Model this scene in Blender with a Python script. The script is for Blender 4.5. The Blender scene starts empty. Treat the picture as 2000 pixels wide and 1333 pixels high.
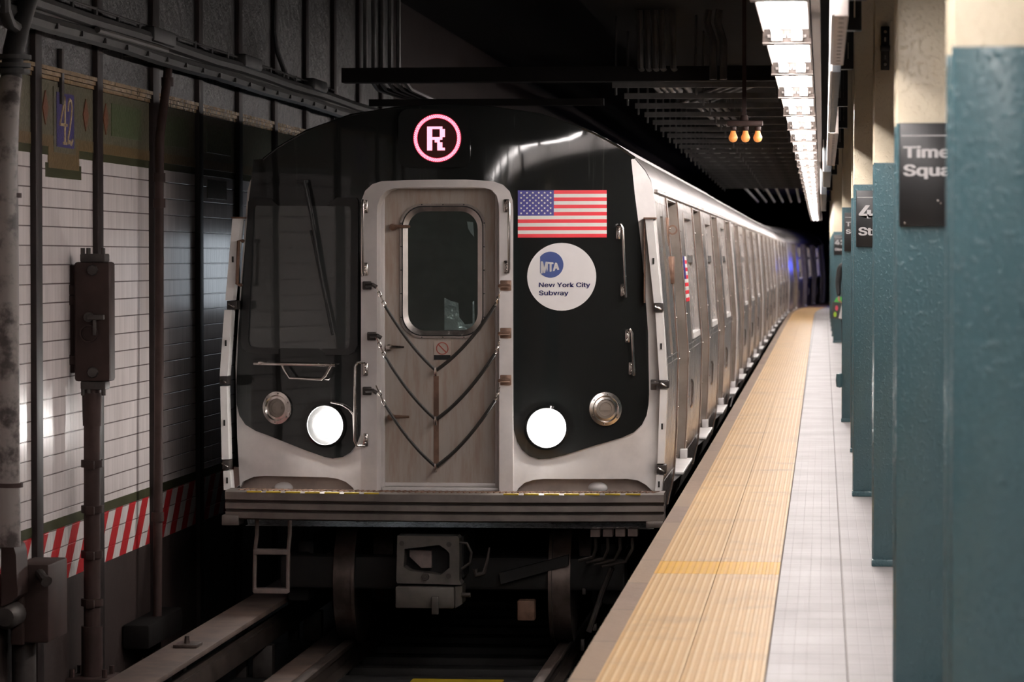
import bpy, bmesh, math, random, os
from mathutils import Vector, Matrix
random.seed(7)
SC = bpy.context.scene
COL = SC.collection
PI = math.pi
# ------------------------------------------------------------------ camera, world, exposure
FPX = 6300.0                       # focal length in pixels of the 2000 px wide frame
CAM_H = 1.538                      # eye height above the platform
TH = math.atan(162.5 / FPX)
PS = math.atan(609.0 * math.cos(TH) / FPX)
cam = bpy.data.cameras.new('camera'); camo = bpy.data.objects.new('camera', cam); COL.objects.link(camo)
cam.sensor_width = 36.0; cam.lens = 36.0 * FPX / 2000.0
cam.clip_start = 0.2; cam.clip_end = 600
camo.location = (0, 0, CAM_H)
camo.rotation_euler = (PI / 2 - TH, 0, PS)
cam.dof.use_dof = True; cam.dof.focus_distance = 21.6; cam.dof.aperture_fstop = 5.8
SC.camera = camo
SC.view_settings.view_transform = 'Standard'; SC.view_settings.look = 'None'
SC.view_settings.gamma = 1.0; SC.view_settings.use_curve_mapping = False
SC.view_settings.exposure = 0.12
w = bpy.data.worlds.new('world'); SC.world = w; w.use_nodes = True
w.node_tree.nodes['Background'].inputs[0].default_value = (0.75, 0.9, 1.0, 1)
w.node_tree.nodes['Background'].inputs[1].default_value = 0.0
TUBE_POWER = 54.0
SC.cycles.use_denoising = True
SC.cycles.max_bounces = 8; SC.cycles.diffuse_bounces = 4; SC.cycles.glossy_bounces = 4
SC.cycles.sample_clamp_indirect = 6.0
SC.cycles.caustics_reflective = False; SC.cycles.caustics_refractive = False

# ------------------------------------------------------------------ measuring helpers (plan geometry)
_sp, _cp, _st, _ct = math.sin(PS), math.cos(PS), math.sin(TH), math.cos(TH)
def _ray(px, py):
    a = (px - 1000) / FPX; b = (666.5 - py) / FPX
    return (_cp * a - _sp * _ct - _sp * _st * b, _sp * a + _cp * _ct + _cp * _st * b, -_st + _ct * b)
def atY(px, py, Y):
    d = _ray(px, py); t = Y / d[1]; return Vector((d[0] * t, Y, CAM_H + d[2] * t))
def atX(px, py, X):
    d = _ray(px, py); t = X / d[0]; return Vector((X, d[1] * t, CAM_H + d[2] * t))
def atZ(px, py, Z):
    d = _ray(px, py); t = (Z - CAM_H) / d[2]; return Vector((d[0] * t, d[1] * t, Z))

# ------------------------------------------------------------------ materials
class G:
    def __init__(s, name):
        s.m = bpy.data.materials.new(name); s.m.use_nodes = True
        s.t = s.m.node_tree; s.b = s.t.nodes['Principled BSDF']
        s.co = s.t.nodes.new('ShaderNodeTexCoord').outputs['Object']
    def lk(s, a, b):
        if isinstance(a, bpy.types.NodeSocket): s.t.links.new(a, b)
        elif isinstance(a, (tuple, list)): b.default_value = tuple(a) + ((1,) if len(a) == 3 and len(b.default_value) == 4 else ())
        else: b.default_value = a
    def ma(s, op, a, b=0.0, c=0.0, clamp=False):
        n = s.t.nodes.new('ShaderNodeMath'); n.operation = op; n.use_clamp = clamp
        s.lk(a, n.inputs[0]); s.lk(b, n.inputs[1]); s.lk(c, n.inputs[2]); return n.outputs[0]
    def xyz(s, co=None):
        n = s.t.nodes.new('ShaderNodeSeparateXYZ'); s.lk(co or s.co, n.inputs[0]); return n.outputs
    def mapv(s, scale=(1, 1, 1), loc=(0, 0, 0), co=None):
        n = s.t.nodes.new('ShaderNodeMapping'); s.lk(co or s.co, n.inputs[0]); n.inputs['Scale'].default_value = scale; n.inputs['Location'].default_value = loc
        return n.outputs[0]
    def noise(s, sc, det=3, rough=.5, co=None, fac=True):
        n = s.t.nodes.new('ShaderNodeTexNoise'); s.lk(co or s.co, n.inputs['Vector']); n.inputs['Scale'].default_value = sc
        n.inputs['Detail'].default_value = det; n.inputs['Roughness'].default_value = rough
        return n.outputs[0 if fac else 1]
    def voro(s, sc, co=None, out='Color'):
        n = s.t.nodes.new('ShaderNodeTexVoronoi'); s.lk(co or s.co, n.inputs['Vector']); n.inputs['Scale'].default_value = sc; return n.outputs[out]
    def mix(s, f, a, b, mode='MIX'):
        n = s.t.nodes.new('ShaderNodeMixRGB'); n.blend_type = mode; s.lk(f, n.inputs[0]); s.lk(a, n.inputs[1]); s.lk(b, n.inputs[2]); return n.outputs[0]
    def step(s, x, lo, hi):
        n = s.t.nodes.new('ShaderNodeMapRange'); n.interpolation_type = 'SMOOTHSTEP'; s.lk(x, n.inputs[0])
        n.inputs[1].default_value = lo; n.inputs[2].default_value = hi; return n.outputs[0]
    def bump(s, h, dist=.003, st=1.0):
        n = s.t.nodes.new('ShaderNodeBump'); n.inputs['Strength'].default_value = st; n.inputs['Distance'].default_value = dist
        s.lk(h, n.inputs['Height']); s.t.links.new(n.outputs[0], s.b.inputs['Normal'])
    def set(s, **k):
        names = dict(col='Base Color', rough='Roughness', metal='Metallic', spec='Specular IOR Level', coat='Coat Weight',
                     ec='Emission Color', es='Emission Strength', alpha='Alpha', trans='Transmission Weight')
        for a, v in k.items(): s.lk(v, s.b.inputs[names[a]])
        return s.m
def plain(name, col, rough=.5, metal=0., var=.25, sc=9, spec=.5, coat=0.):
    g = G(name); n = g.noise(sc, 4, .6)
    k = g.step(n, .3, .7)
    c = g.mix(k, tuple(v * (1 - var) for v in col), tuple(min(1, v * (1 + var * .4)) for v in col))
    r = g.ma('MULTIPLY_ADD', n, .2, max(.02, rough - .1))
    return g.set(col=c, rough=r, metal=metal, spec=spec, coat=coat)
def emit(name, col, st, base=(.8, .8, .8)):
    g = G(name); return g.set(col=base, ec=col, es=st, rough=.4)

M = {}
M['silver'] = plain('silver_paint', (.88, .835, .815), .38, .1, .10, 5)
M['gatewhite'] = plain('gate_white_paint', (.92, .885, .86), .4, .05, .06, 6)
M['jamb'] = plain('jamb_paint', (.76, .71, .69), .36, .1, .12, 4)
g = G('gloss_black_mask'); st = g.noise(1.0, 4, .6, g.mapv((26, 26, 1.1))); du = g.noise(60, 2)
g.set(col=g.mix(g.step(st, .62, .78), (.012, .0128, .0125), (.036, .037, .035)), rough=g.ma('MULTIPLY_ADD', st, .05, .02), spec=.32); M['mask'] = g.m
g = G('stainless_side'); n = g.noise(3, 4, .6); br = g.noise(30, 3, .6, g.mapv((1, 1, .05)))
g.set(col=g.mix(n, (.54, .485, .455), (.66, .61, .58)), metal=.95, rough=g.ma('MULTIPLY_ADD', br, .16, .20)); g.bump(g.noise(1.3, 2), .004, .25); M['steel'] = g.m
M['steel_roof'] = plain('roof_steel', (.22, .20, .19), .5, .55, .3, 3)
M['recess_shade'] = plain('recess_shadow_paint', (.30, .255, .22), .5, .3, .3, 4)  # recess shade put into the brown-grey of jambs and marker lenses
g = G('end_door_paint'); n = g.noise(2.2, 5, .6); n2 = g.noise(5, 4, .6, g.mapv((5, 5, .7)))
g.set(col=g.mix(g.step(n2, .35, .75), g.mix(n, (.42, .375, .33), (.52, .465, .415)), (.40, .30, .24)), rough=.40, metal=.15); M['door'] = g.m
M['pocket'] = plain('pocket_paint', (.52, .42, .365), .5, 0, .25, 4)
M['rubber'] = plain('black_rubber', (.014, .014, .014), .55, 0, .3, 12)
M['hose'] = plain('hose_rubber', (.035, .033, .03), .5, 0, .3, 20)
M['chrome'] = plain('bright_steel', (.68, .62, .58), .24, 1, .15, 14)
M['iron'] = plain('dark_iron', (.055, .046, .042), .55, .4, .4, 8)
M['bumper'] = plain('bumper_paint', (.17, .145, .13), .45, .35, .35, 4)
M['rust'] = plain('rusty_steel', (.20, .115, .08), .6, .4, .4, 9)
M['under'] = plain('undercarriage_soot', (.016, .015, .015), .7, .2, .3, 5)
M['coupler'] = plain('coupler_grey', (.085, .075, .066), .6, .1, .35, 6)
M['ladder'] = plain('step_iron_pink', (.20, .155, .14), .6, 0, .3, 10)
M['red'] = plain('flag_red', (.95, .028, .05), .35, 0, .06, 3)
M['flagwhite'] = plain('flag_white', (.95, .92, .87), .35, 0, .06, 3)
M['navy'] = plain('flag_navy', (.028, .020, .26), .35, 0, .06, 3)
M['decalwhite'] = plain('decal_white', (.95, .915, .91), .4, 0, .06, 3)
M['logoblue'] = plain('logo_blue', (.022, .055, .24), .35, 0, .06, 3)
M['textblue'] = plain('text_blue', (.022, .02, .15), .35, 0, .06, 3)
M['signcream'] = plain('notice_cream', (.55, .46, .40), .5, 0, .1, 3)
M['noticered'] = plain('notice_red', (.42, .10, .07), .5, 0, .1, 3)
M['lens'] = emit('headlight_glow', (1, .96, .92), 130)
M['led'] = emit('led_white_red', (1, .24, .34), 2.2)
M['ledring'] = emit('led_red', (1, .02, .07), 1.6, (.3, .02, .02))
M['leddim'] = emit('led_board_red', (1, .01, .03), .010, (.02, .002, .002))
M['tube'] = emit('fluorescent_tube', (1, .93, .90), TUBE_POWER)
M['reflector'] = plain('white_reflector', (.86, .84, .83), .4, 0, .03, 3)
M['fixture'] = plain('fixture_dirty_enamel', (.085, .066, .056), .5, 0, .4, 14)
M['socket'] = plain('socket_white', (.20, .185, .175), .4, 0, .05, 3)
M['litwindow'] = emit('lit_car_window', (.80, .90, 1), 1.6)
M['black'] = plain('sign_black', (.012, .012, .013), .35, 0, .2, 6)
M['signwhite'] = plain('sign_lettering', (.60, .58, .58), .45, 0, .05, 3)
M['greydisplay'] = plain('display_grey', (.045, .048, .052), .5, .1, .15, 5)
M['strut'] = plain('strut_galvanised', (.55, .49, .46), .5, .2, .2, 20)
M['signface'] = plain('sign_white_edge', (.78, .74, .72), .45, 0, .06, 5)
M['hole'] = plain('hole_dark', (.02, .017, .015), .8, 0, .2, 5)
g = G('side_glass'); g.set(col=(.075, .085, .09), rough=.12, spec=.9, metal=.3); M['glass'] = g.m
g = G('cab_glass'); nn = g.noise(1.4, 2); g.set(col=g.mix(nn, (.040, .043, .042), (.060, .064, .063)), rough=.04, spec=.6); M['cabglass'] = g.m  # opaque pane, the haze of the cab interior is put into its grey
g = G('clear_glass'); m = g.m; nt = g.t
tr = nt.nodes.new('ShaderNodeBsdfTransparent'); tr.inputs[0].default_value = (.80, .86, .84, 1)
gl = nt.nodes.new('ShaderNodeBsdfGlossy'); gl.inputs['Roughness'].default_value = .03
fr = nt.nodes.new('ShaderNodeFresnel'); mx = nt.nodes.new('ShaderNodeMixShader')
nt.links.new(fr.outputs[0], mx.inputs[0]); nt.links.new(tr.outputs[0], mx.inputs[1]); nt.links.new(gl.outputs[0], mx.inputs[2])
nt.links.new(mx.outputs[0], nt.nodes['Material Output'].inputs[0]); M['clear'] = m
g = G('crumpled_plastic'); n = g.noise(9, 3); g.set(col=(.80, .84, .88), rough=.2, spec=.9, metal=.3); g.bump(n, .04, 1); M['plastic'] = g.m
M['dark_interior'] = plain('dark_interior_backing', (.085, .095, .088), .85, 0, .3, 5)  # dark tone standing in for the unlit car interior
M['orange'] = emit('amber_bulb', (1, .30, .06), .40, (.6, .25, .08))
M['bronze'] = plain('bronze_fitting', (.27, .165, .12), .45, .6, .3, 14)

# platform floor: white 12 inch tiles, each scored into small squares
g = G('platform_tiles'); x, y, z = g.xyz()
def line(g, v, p, off, wd):
    a = g.ma('FRACT', g.ma('DIVIDE', g.ma('SUBTRACT', v, off), p)); a = g.ma('ABSOLUTE', g.ma('SUBTRACT', a, .5))
    return g.step(a, .5 - wd / p, .5 - wd / p * .35)
big = g.ma('MAXIMUM', line(g, x, .3048, .092, .0065), g.ma('MULTIPLY', line(g, y, .3048, .04, .006), .75))
sm = g.ma('MAXIMUM', line(g, x, .0508, .092, .003), line(g, y, .0508, .04, .003))
n = g.noise(1.5, 5, .6); n2 = g.noise(4, 5, .65, g.mapv((.5, 3.5, 1)))
c = g.mix(g.step(n, .35, .7), (.425, .398, .394), (.345, .32, .315))
c = g.mix(g.ma('MULTIPLY', g.step(n2, .56, .74), .55), c, (.42, .37, .35))
c = g.mix(g.ma('MULTIPLY', sm, .16), c, (.35, .31, .30)); c = g.mix(g.ma('MULTIPLY', big, .9), c, (.10, .075, .06))
g.set(col=c, rough=g.ma('MULTIPLY_ADD', n, .2, .38), spec=.35); g.bump(g.ma('SUBTRACT', 1, g.ma('MAXIMUM', big, g.ma('MULTIPLY', sm, .4))), .0015, .6); M['tiles'] = g.m

def tactile(name, base, worn, dirt):
    g = G(name); x, y, z = g.xyz(); p = .0338
    fx = g.ma('SUBTRACT', g.ma('FRACT', g.ma('DIVIDE', x, p)), .5); fy = g.ma('SUBTRACT', g.ma('FRACT', g.ma('DIVIDE', y, p)), .5)
    d = g.ma('SQRT', g.ma('ADD', g.ma('MULTIPLY', fx, fx), g.ma('MULTIPLY', fy, fy)))
    dome = g.ma('SUBTRACT', 1, g.step(d, .20, .40)); top = g.ma('SUBTRACT', 1, g.step(d, .16, .30))
    n = g.noise(2.0, 5, .62); n2 = g.noise(5, 5, .7, g.mapv((1, 2.2, 1))); sp = g.noise(28, 2, .5, g.mapv((1, 2.5, 1)))
    c = g.mix(top, base, worn)
    c = g.mix(g.ma('MULTIPLY', g.step(n, .48, .75), .6), c, dirt); c = g.mix(g.ma('MULTIPLY', g.step(n2, .60, .74), .55), c, dirt)
    c = g.mix(g.ma('MULTIPLY', g.step(sp, .73, .78), .8), c, (.06, .045, .035))
    g.set(col=c, rough=.48); g.bump(dome, .0045, 1.0); return g.m
M['tactile'] = tactile('tactile_yellow', (.60, .34, .115), (.93, .73, .44), (.38, .235, .12))
M['tactile_new'] = tactile('tactile_bright_yellow', (.74, .36, .008), (.90, .54, .035), (.66, .36, .03))
g = G('edge_concrete'); n = g.noise(4, 6, .65); n2 = g.noise(30, 4, .6)
bl = g.ma('FLOOR', g.ma('DIVIDE', g.xyz()[1], 1.17)); bt = g.ma('FRACT', g.ma('MULTIPLY', g.ma('SINE', g.ma('MULTIPLY', bl, 12.99)), 43758.5))
ln = line(g, g.xyz()[1], 1.17, 0, .010)
c = g.mix(g.step(n, .35, .7), (.175, .105, .07), (.23, .15, .105)); c = g.mix(bt, c, (.255, .165, .10)); c = g.mix(g.ma('MULTIPLY', g.step(n2, .62, .72), .5), c, (.12, .09, .07))
c = g.mix(ln, c, (.05, .04, .03)); g.set(col=c, rough=.65); g.bump(g.noise(22, 5, .6), .006, .6); M['edge'] = g.m

def wallmat(name, fn, rough=.3, bump=None):
    g = G(name); x, y, z = g.xyz(); c, h = fn(g, x, y, z); g.set(col=c, rough=rough)
    if h is not None: g.bump(h, bump or .002, .8)
    return g.m
def _tile(g, x, y, z, col=(.84, .755, .735)):
    hz = line(g, z, .113, -.085, .005); vt = line(g, y, .0762, .02, .004)
    cell = g.ma('ADD', g.ma('MULTIPLY', g.ma('FLOOR', g.ma('DIVIDE', y, .0762)), 3.7), g.ma('MULTIPLY', g.ma('FLOOR', g.ma('DIVIDE', g.ma('ADD', z, .085), .113)), 9.1))
    rnd = g.ma('FRACT', g.ma('MULTIPLY', g.ma('SINE', cell), 4375.8))
    n = g.noise(1.1, 4, .6); n3 = g.noise(2, 4, .6, g.mapv((1, 6, .6)))
    c = g.mix(g.ma('MULTIPLY', rnd, .45), col, tuple(v * .72 for v in col)); c = g.mix(g.ma('MULTIPLY', g.step(n, .5, .75), .45), c, (.55, .48, .46))
    c = g.mix(g.ma('MULTIPLY', g.step(n3, .62, .8), .5), c, (.25, .21, .20))
    c = g.mix(g.ma('MULTIPLY', vt, .30), c, (.22, .18, .16)); c = g.mix(g.ma('MULTIPLY', hz, .85), c, (.06, .03, .025))
    return c, g.ma('SUBTRACT', 1, g.ma('MAXIMUM', hz, vt)), rnd
M['walltile'] = wallmat('wall_white_tile', lambda g, x, y, z: _tile(g, x, y, z)[:2], .24)
def _stripe(g, x, y, z):
    c, h, _ = _tile(g, x, y, z, (.80, .73, .70))
    s = g.ma('FRACT', g.ma('DIVIDE', g.ma('ADD', g.ma('SUBTRACT', y, z), .10), .405)); k = g.step(s, .50, .515)
    r = g.mix(g.noise(3, 4), (.42, .012, .018), (.58, .022, .028))
    return g.mix(g.ma('MULTIPLY', g.ma('SUBTRACT', 1, k), .98), c, r), h
M['stripe'] = wallmat('wall_red_white_stripe', _stripe, .3)
def _mos(a, b, sc=30):
    def f(g, x, y, z):
        v = g.voro(sc, g.mapv((1, 1, 1.3))); s = g.xyz(v)
        n = g.noise(2.5, 3)
        c = g.mix(s[0], a, b); c = g.mix(g.ma('MULTIPLY', s[1], .35), c, (.10, .08, .05)); e = g.voro(sc, g.mapv((1, 1, 1.3)), 'Distance')
        return c, g.ma('SUBTRACT', 1, e)
    return f
M['mos_green'] = wallmat('mosaic_green', _mos((.075, .115, .05), (.14, .17, .10)), .3)
M['mos_olive'] = wallmat('mosaic_olive', _mos((.12, .12, .08), (.21, .19, .14), 36), .3)
M['mos_brown'] = wallmat('mosaic_brown', _mos((.15, .10, .045), (.22, .15, .075), 34), .3)
M['mos_red'] = wallmat('mosaic_red', _mos((.20, .075, .05), (.28, .11, .07), 40), .3)
M['mos_blue'] = wallmat('mosaic_blue', _mos((.05, .042, .17), (.085, .07, .26), 60), .3)
M['mos_gold'] = wallmat('mosaic_gold', _mos((.66, .48, .27), (.80, .62, .38), 60), .3)
M['border'] = wallmat('border_olive_tile', lambda g, x, y, z: (g.mix(line(g, y, .0762, 0, .005), (.075, .075, .04), (.03, .03, .02)), None), .25)
M['cornice'] = wallmat('cornice_gold_tile', _mos((.24, .15, .07), (.33, .21, .11), 18), .22)
g = G('rough_plaster'); n = g.noise(3.5, 6, .65); g.set(col=g.mix(g.step(n, .3, .72), (.009, .0075, .007), (.034, .030, .029)), rough=.42)
g.bump(g.noise(7, 6, .65), .05, .9); M['plaster'] = g.m
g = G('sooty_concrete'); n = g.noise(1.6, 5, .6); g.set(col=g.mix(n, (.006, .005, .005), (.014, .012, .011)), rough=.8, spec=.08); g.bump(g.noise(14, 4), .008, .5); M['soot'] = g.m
g = G('wall_base_concrete'); n = g.noise(1.6, 5, .6); g.set(col=g.mix(n, (.024, .017, .0155), (.042, .029, .026)), rough=.75, spec=.12); g.bump(g.noise(14, 4), .008, .5); M['wallbase'] = g.m
M['pillar'] = plain('pillar_dark_paint', (.024, .017, .016), .5, 0, .35, 5, .2)
M['pipebrown'] = plain('brown_pipe_paint', (.046, .028, .025), .6, 0, .3, 6, .15)
M['boxbrown'] = plain('brown_box_paint', (.040, .024, .021), .6, 0, .3, 5, .15)
g = G('grey_pipe_worn'); n = g.noise(5, 5, .65); g.set(col=g.mix(g.step(n, .45, .62), (.22, .19, .175), (.04, .03, .027)), rough=.45); M['pipegrey'] = g.m
M['cable'] = plain('black_cable', (.02, .018, .017), .6, 0, .3, 10)
M['dullpipe'] = plain('ceiling_pipe', (.085, .078, .074), .45, .2, .4, 5)
M['wood'] = plain('cover_board', (.105, .07, .055), .75, 0, .4, 5)
M['railtop'] = plain('rail_steel', (.13, .10, .088), .4, .7, .4, 8)
M['yellow'] = plain('yellow_paint', (.55, .38, .02), .5, 0, .2, 8)
# steel columns: cream above 2.01 m, gloss green below
g = G('column_paint'); x, y, z = g.xyz(); n = g.noise(3, 4, .6); lump = g.noise(75, 3, .55, g.mapv((1, 1, .7))); n5 = g.noise(5, 3)
k = g.step(g.ma('ADD', z, g.ma('MULTIPLY', n5, .012)), 2.012, 2.020)
c = g.mix(k, g.mix(n, (.052, .106, .124), (.070, .140, .160)), g.mix(n, (.68, .585, .42), (.78, .69, .52)))
g.set(col=c, rough=g.ma('MULTIPLY_ADD', k, .16, .20), spec=.55)
hh = g.ma('ADD', g.step(lump, .50, .70), g.ma('MULTIPLY', g.noise(9, 3), .6)); g.bump(hh, .0022, .7); M['column'] = g.m
M['bracket'] = plain('black_bracket', (.015, .014, .014), .45, .2, .3, 9)
M['concrete_in'] = plain('station_wall_tile', (.35, .32, .30), .5, 0, .2, 2)

# ------------------------------------------------------------------ mesh helpers
class MB:
    def __init__(s): s.bm = bmesh.new(); s.mi = 0
    def face(s, pts):
        vs = [s.bm.verts.new(p) for p in pts]; f = s.bm.faces.new(vs); f.material_index = s.mi; return f
    def hexa(s, p):      # 8 points: bottom 4 ccw, top 4 ccw
        v = [s.bm.verts.new(q) for q in p]
        for i in ((3, 2, 1, 0), (4, 5, 6, 7), (0, 1, 5, 4), (1, 2, 6, 5), (2, 3, 7, 6), (3, 0, 4, 7)):
            f = s.bm.faces.new([v[k] for k in i]); f.material_index = s.mi
        return v
    def box(s, a, b, bev=0.0):
        x0, x1 = sorted((a[0], b[0])); y0, y1 = sorted((a[1], b[1])); z0, z1 = sorted((a[2], b[2]))
        v = s.hexa([(x0, y0, z0), (x1, y0, z0), (x1, y1, z0), (x0, y1, z0), (x0, y0, z1), (x1, y0, z1), (x1, y1, z1), (x0, y1, z1)])
        if bev:
            es = list({e for q in v for e in q.link_edges}); r = bmesh.ops.bevel(s.bm, geom=es, offset=bev, segments=2, affect='EDGES', profile=.5)
            for f in r['faces']: f.material_index = s.mi
        return s
    def tube(s, path, r, seg=10, cap=True, radii=None):
        P = [Vector(p) for p in path]; rings = []; up = None
        for i, p in enumerate(P):
            t = (P[min(i + 1, len(P) - 1)] - P[max(i - 1, 0)]).normalized()
            if up is None:
                up = Vector((0, 0, 1)) if abs(t.z) < .9 else Vector((0, 1, 0))
            a = t.cross(up).normalized(); up = a.cross(t).normalized()
            rr = radii[i] if radii else r
            rings.append([s.bm.verts.new(p + (a * math.cos(2 * PI * k / seg) + up * math.sin(2 * PI * k / seg)) * rr) for k in range(seg)])
        for i in range(len(rings) - 1):
            for k in range(seg):
                f = s.bm.faces.new((rings[i][k], rings[i][(k + 1) % seg], rings[i + 1][(k + 1) % seg], rings[i + 1][k])); f.material_index = s.mi
        if cap:
            for q in (rings[0][::-1], rings[-1]): f = s.bm.faces.new(q); f.material_index = s.mi
        return s
    def lathe(s, prof, o, axis='y', seg=32, closed_ends=False):   # prof: (radius, along)
        rings = []
        for r, h in prof:
            ring = []
            for k in range(seg):
                c, q = math.cos(2 * PI * k / seg) * r, math.sin(2 * PI * k / seg) * r
                v = {'y': (c, h, q), 'z': (c, q, h), 'x': (h, c, q)}[axis]
                ring.append(s.bm.verts.new(Vector(o) + Vector(v)))
            rings.append(ring)
        for i in range(len(rings) - 1):
            for k in range(seg):
                f = s.bm.faces.new((rings[i][k], rings[i][(k + 1) % seg], rings[i + 1][(k + 1) % seg], rings[i + 1][k])); f.material_index = s.mi
        if closed_ends:
            for q in (rings[0], rings[-1]): f = s.bm.faces.new(q); f.material_index = s.mi
        return s
    def ball(s, c, r, sx=1, sy=1, sz=1, seg=14):
        r_ = bmesh.ops.create_uvsphere(s.bm, u_segments=seg, v_segments=seg // 2 + 1, radius=r)
        for v in r_['verts']: v.co = Vector((v.co.x * sx, v.co.y * sy, v.co.z * sz)) + Vector(c)
        for f in {f for v in r_['verts'] for f in v.link_faces}: f.material_index = s.mi
        return s
    def ring(s, outer, inner, th, nd=Vector((0, 1, 0))):          # two loops of equal length, extruded by th along nd
        n = len(outer); L = []
        for loop in (outer, inner): L.append([s.bm.verts.new(p) for p in loop]); L.append([s.bm.verts.new(Vector(p) + nd * th) for p in loop])
        o0, o1, i0, i1 = L
        for k in range(n):
            j = (k + 1) % n
            for q in ((o0[k], o0[j], i0[j], i0[k]), (o1[j], o1[k], i1[k], i1[j]), (o0[j], o0[k], o1[k], o1[j]), (i0[k], i0[j], i1[j], i1[k])):
                f = s.bm.faces.new(q); f.material_index = s.mi
        return s
    def prism(s, poly, th, nd=Vector((0, 1, 0))):                 # flat polygon extruded
        a = [s.bm.verts.new(p) for p in poly]; b = [s.bm.verts.new(Vector(p) + nd * th) for p in poly]; n = len(poly)
        for q in (a, b[::-1]): f = s.bm.faces.new(q); f.material_index = s.mi
        for k in range(n):
            f = s.bm.faces.new((a[(k + 1) % n], a[k], b[k], b[(k + 1) % n])); f.material_index = s.mi
        return s
    def build(s, name, mats, parent=None, smooth=True, angle=35, shift=None, label=None):
        bm = s.bm
        bmesh.ops.recalc_face_normals(bm, faces=bm.faces)
        me = bpy.data.meshes.new(name)
        if shift is not None:
            for v in bm.verts: v.co -= shift
        bm.to_mesh(me); bm.free()
        for m in (mats if isinstance(mats, (list, tuple)) else [mats]): me.materials.append(M[m] if isinstance(m, str) else m)
        if smooth:
            me.polygons.foreach_set('use_smooth', [True] * len(me.polygons)); me.set_sharp_from_angle(angle=math.radians(angle))
        o = bpy.data.objects.new(name, me); COL.objects.link(o)
        if parent: o.parent = parent
        if label: o['label'] = label
        return o
def sheet(mb, poly, fn, th, nz=.12, nu=.12):
    """poly in (u,z); cut into a grid, mapped by fn(u,z)->Vector, thickened backwards (+y) by th"""
    b = bmesh.new(); b.faces.new([b.verts.new((p[0], 0, p[1])) for p in poly])
    us = [p[0] for p in poly]; zs = [p[1] for p in poly]
    for ax, lo, hi, st in ((0, min(us), max(us), nu), (2, min(zs), max(zs), nz)):
        n = max(1, int((hi - lo) / st))
        for i in range(1, n):
            co = [0, 0, 0]; co[ax] = lo + (hi - lo) * i / n; no = [0, 0, 0]; no[ax] = 1
            bmesh.ops.bisect_plane(b, geom=b.verts[:] + b.edges[:] + b.faces[:], plane_co=co, plane_no=no, dist=1e-5)
    bmesh.ops.remove_doubles(b, verts=b.verts, dist=1e-5)
    b.verts.index_update(); F = []; B = []
    for v in b.verts:
        p = fn(v.co.x, v.co.z); F.append(mb.bm.verts.new(p)); B.append(mb.bm.verts.new(p + Vector((0, th, 0))))
    for f in b.faces:
        ix = [v.index for v in f.verts]
        for q in ([F[i] for i in ix], [B[i] for i in reversed(ix)]):
            h = mb.bm.faces.new(q); h.material_index = mb.mi
    for e in b.edges:
        if len(e.link_faces) == 1:
            i, j = e.verts[0].index, e.verts[1].index
            h = mb.bm.faces.new((F[i], F[j], B[j], B[i])); h.material_index = mb.mi
    b.free(); return mb
def rrect(x0, x1, z0, z1, r, n=6):
    out = []
    for cx, cz, a0 in ((x1 - r, z1 - r, 0), (x0 + r, z1 - r, 90), (x0 + r, z0 + r, 180), (x1 - r, z0 + r, 270)):
        for k in range(n + 1):
            a = math.radians(a0 + 90 * k / n); out.append((cx + r * math.cos(a), cz + r * math.sin(a)))
    return out
def circ(cx, cz, r, n=32): return [(cx + r * math.cos(2 * PI * k / n), cz + r * math.sin(2 * PI * k / n)) for k in range(n)]
def tag(o, label, cat, group=None, kind='thing'):
    o['label'] = label; o['category'] = cat; o['kind'] = kind
    if group: o['group'] = group
    return o
def struct(o, label=None):
    o['kind'] = 'structure'
    if label: o['label'] = label
    return o
def empty(name, loc, label, cat, group=None, kind='thing', rz=0):
    o = bpy.data.objects.new(name, None); o.empty_display_size = .2; COL.objects.link(o); o.location = loc; o.rotation_euler = (0, 0, rz)
    return tag(o, label, cat, group, kind)
def kids(o): return [c for c in COL.objects if c.parent == o]
def dup(o, parent=None):
    c = o.copy(); COL.objects.link(c)
    if parent: c.parent = parent
    for k in kids(o): dup(k, c)
    return c
def merge_part(mb, me, mat4, mi):
    t = bmesh.new(); t.from_mesh(me); t.transform(mat4)
    vs = [mb.bm.verts.new(v.co) for v in t.verts]; t.verts.index_update()
    for f in t.faces:
        try: h = mb.bm.faces.new([vs[v.index] for v in f.verts]); h.material_index = mi
        except ValueError: pass
    t.free()
FONT = None
try:
    fp_ = os.path.join(bpy.utils.system_resource('DATAFILES'), 'fonts', 'Inter.woff2')
    FONT = bpy.data.fonts.load(fp_)
except Exception: FONT = None
def textmesh(body, bold=.0, ext=.004, shear=0, align='LEFT'):
    """text of cap height 1 (approx .73 em), in the XY plane"""
    cu = bpy.data.curves.new('lettering', 'FONT'); cu.body = body; cu.align_x = align
    if FONT: cu.font = FONT
    cu.size = 1.0; cu.extrude = ext; cu.resolution_u = 4
    o = bpy.data.objects.new('lettering', cu); COL.objects.link(o)
    dg = bpy.context.evaluated_depsgraph_get(); me = bpy.data.meshes.new_from_object(o.evaluated_get(dg))
    bpy.data.objects.remove(o); s = 1 / .728
    for v in me.vertices: v.co *= s
    if bold:
        t = bmesh.new()
        for dx, dy in ((-1, -1), (1, -1), (-1, 1), (1, 1), (0, 0), (1.4, 0), (-1.4, 0)):
            k = len(t.verts); t.from_mesh(me); t.verts.ensure_lookup_table()
            for v in t.verts[k:]: v.co.z -= k * 1e-6 if ext == 0 else .0012 * (k // max(1, len(me.vertices)))
            for v in t.verts[k:]: v.co.x += dx * bold; v.co.y += dy * bold * .6
        t.to_mesh(me); t.free()
    return me
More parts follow.
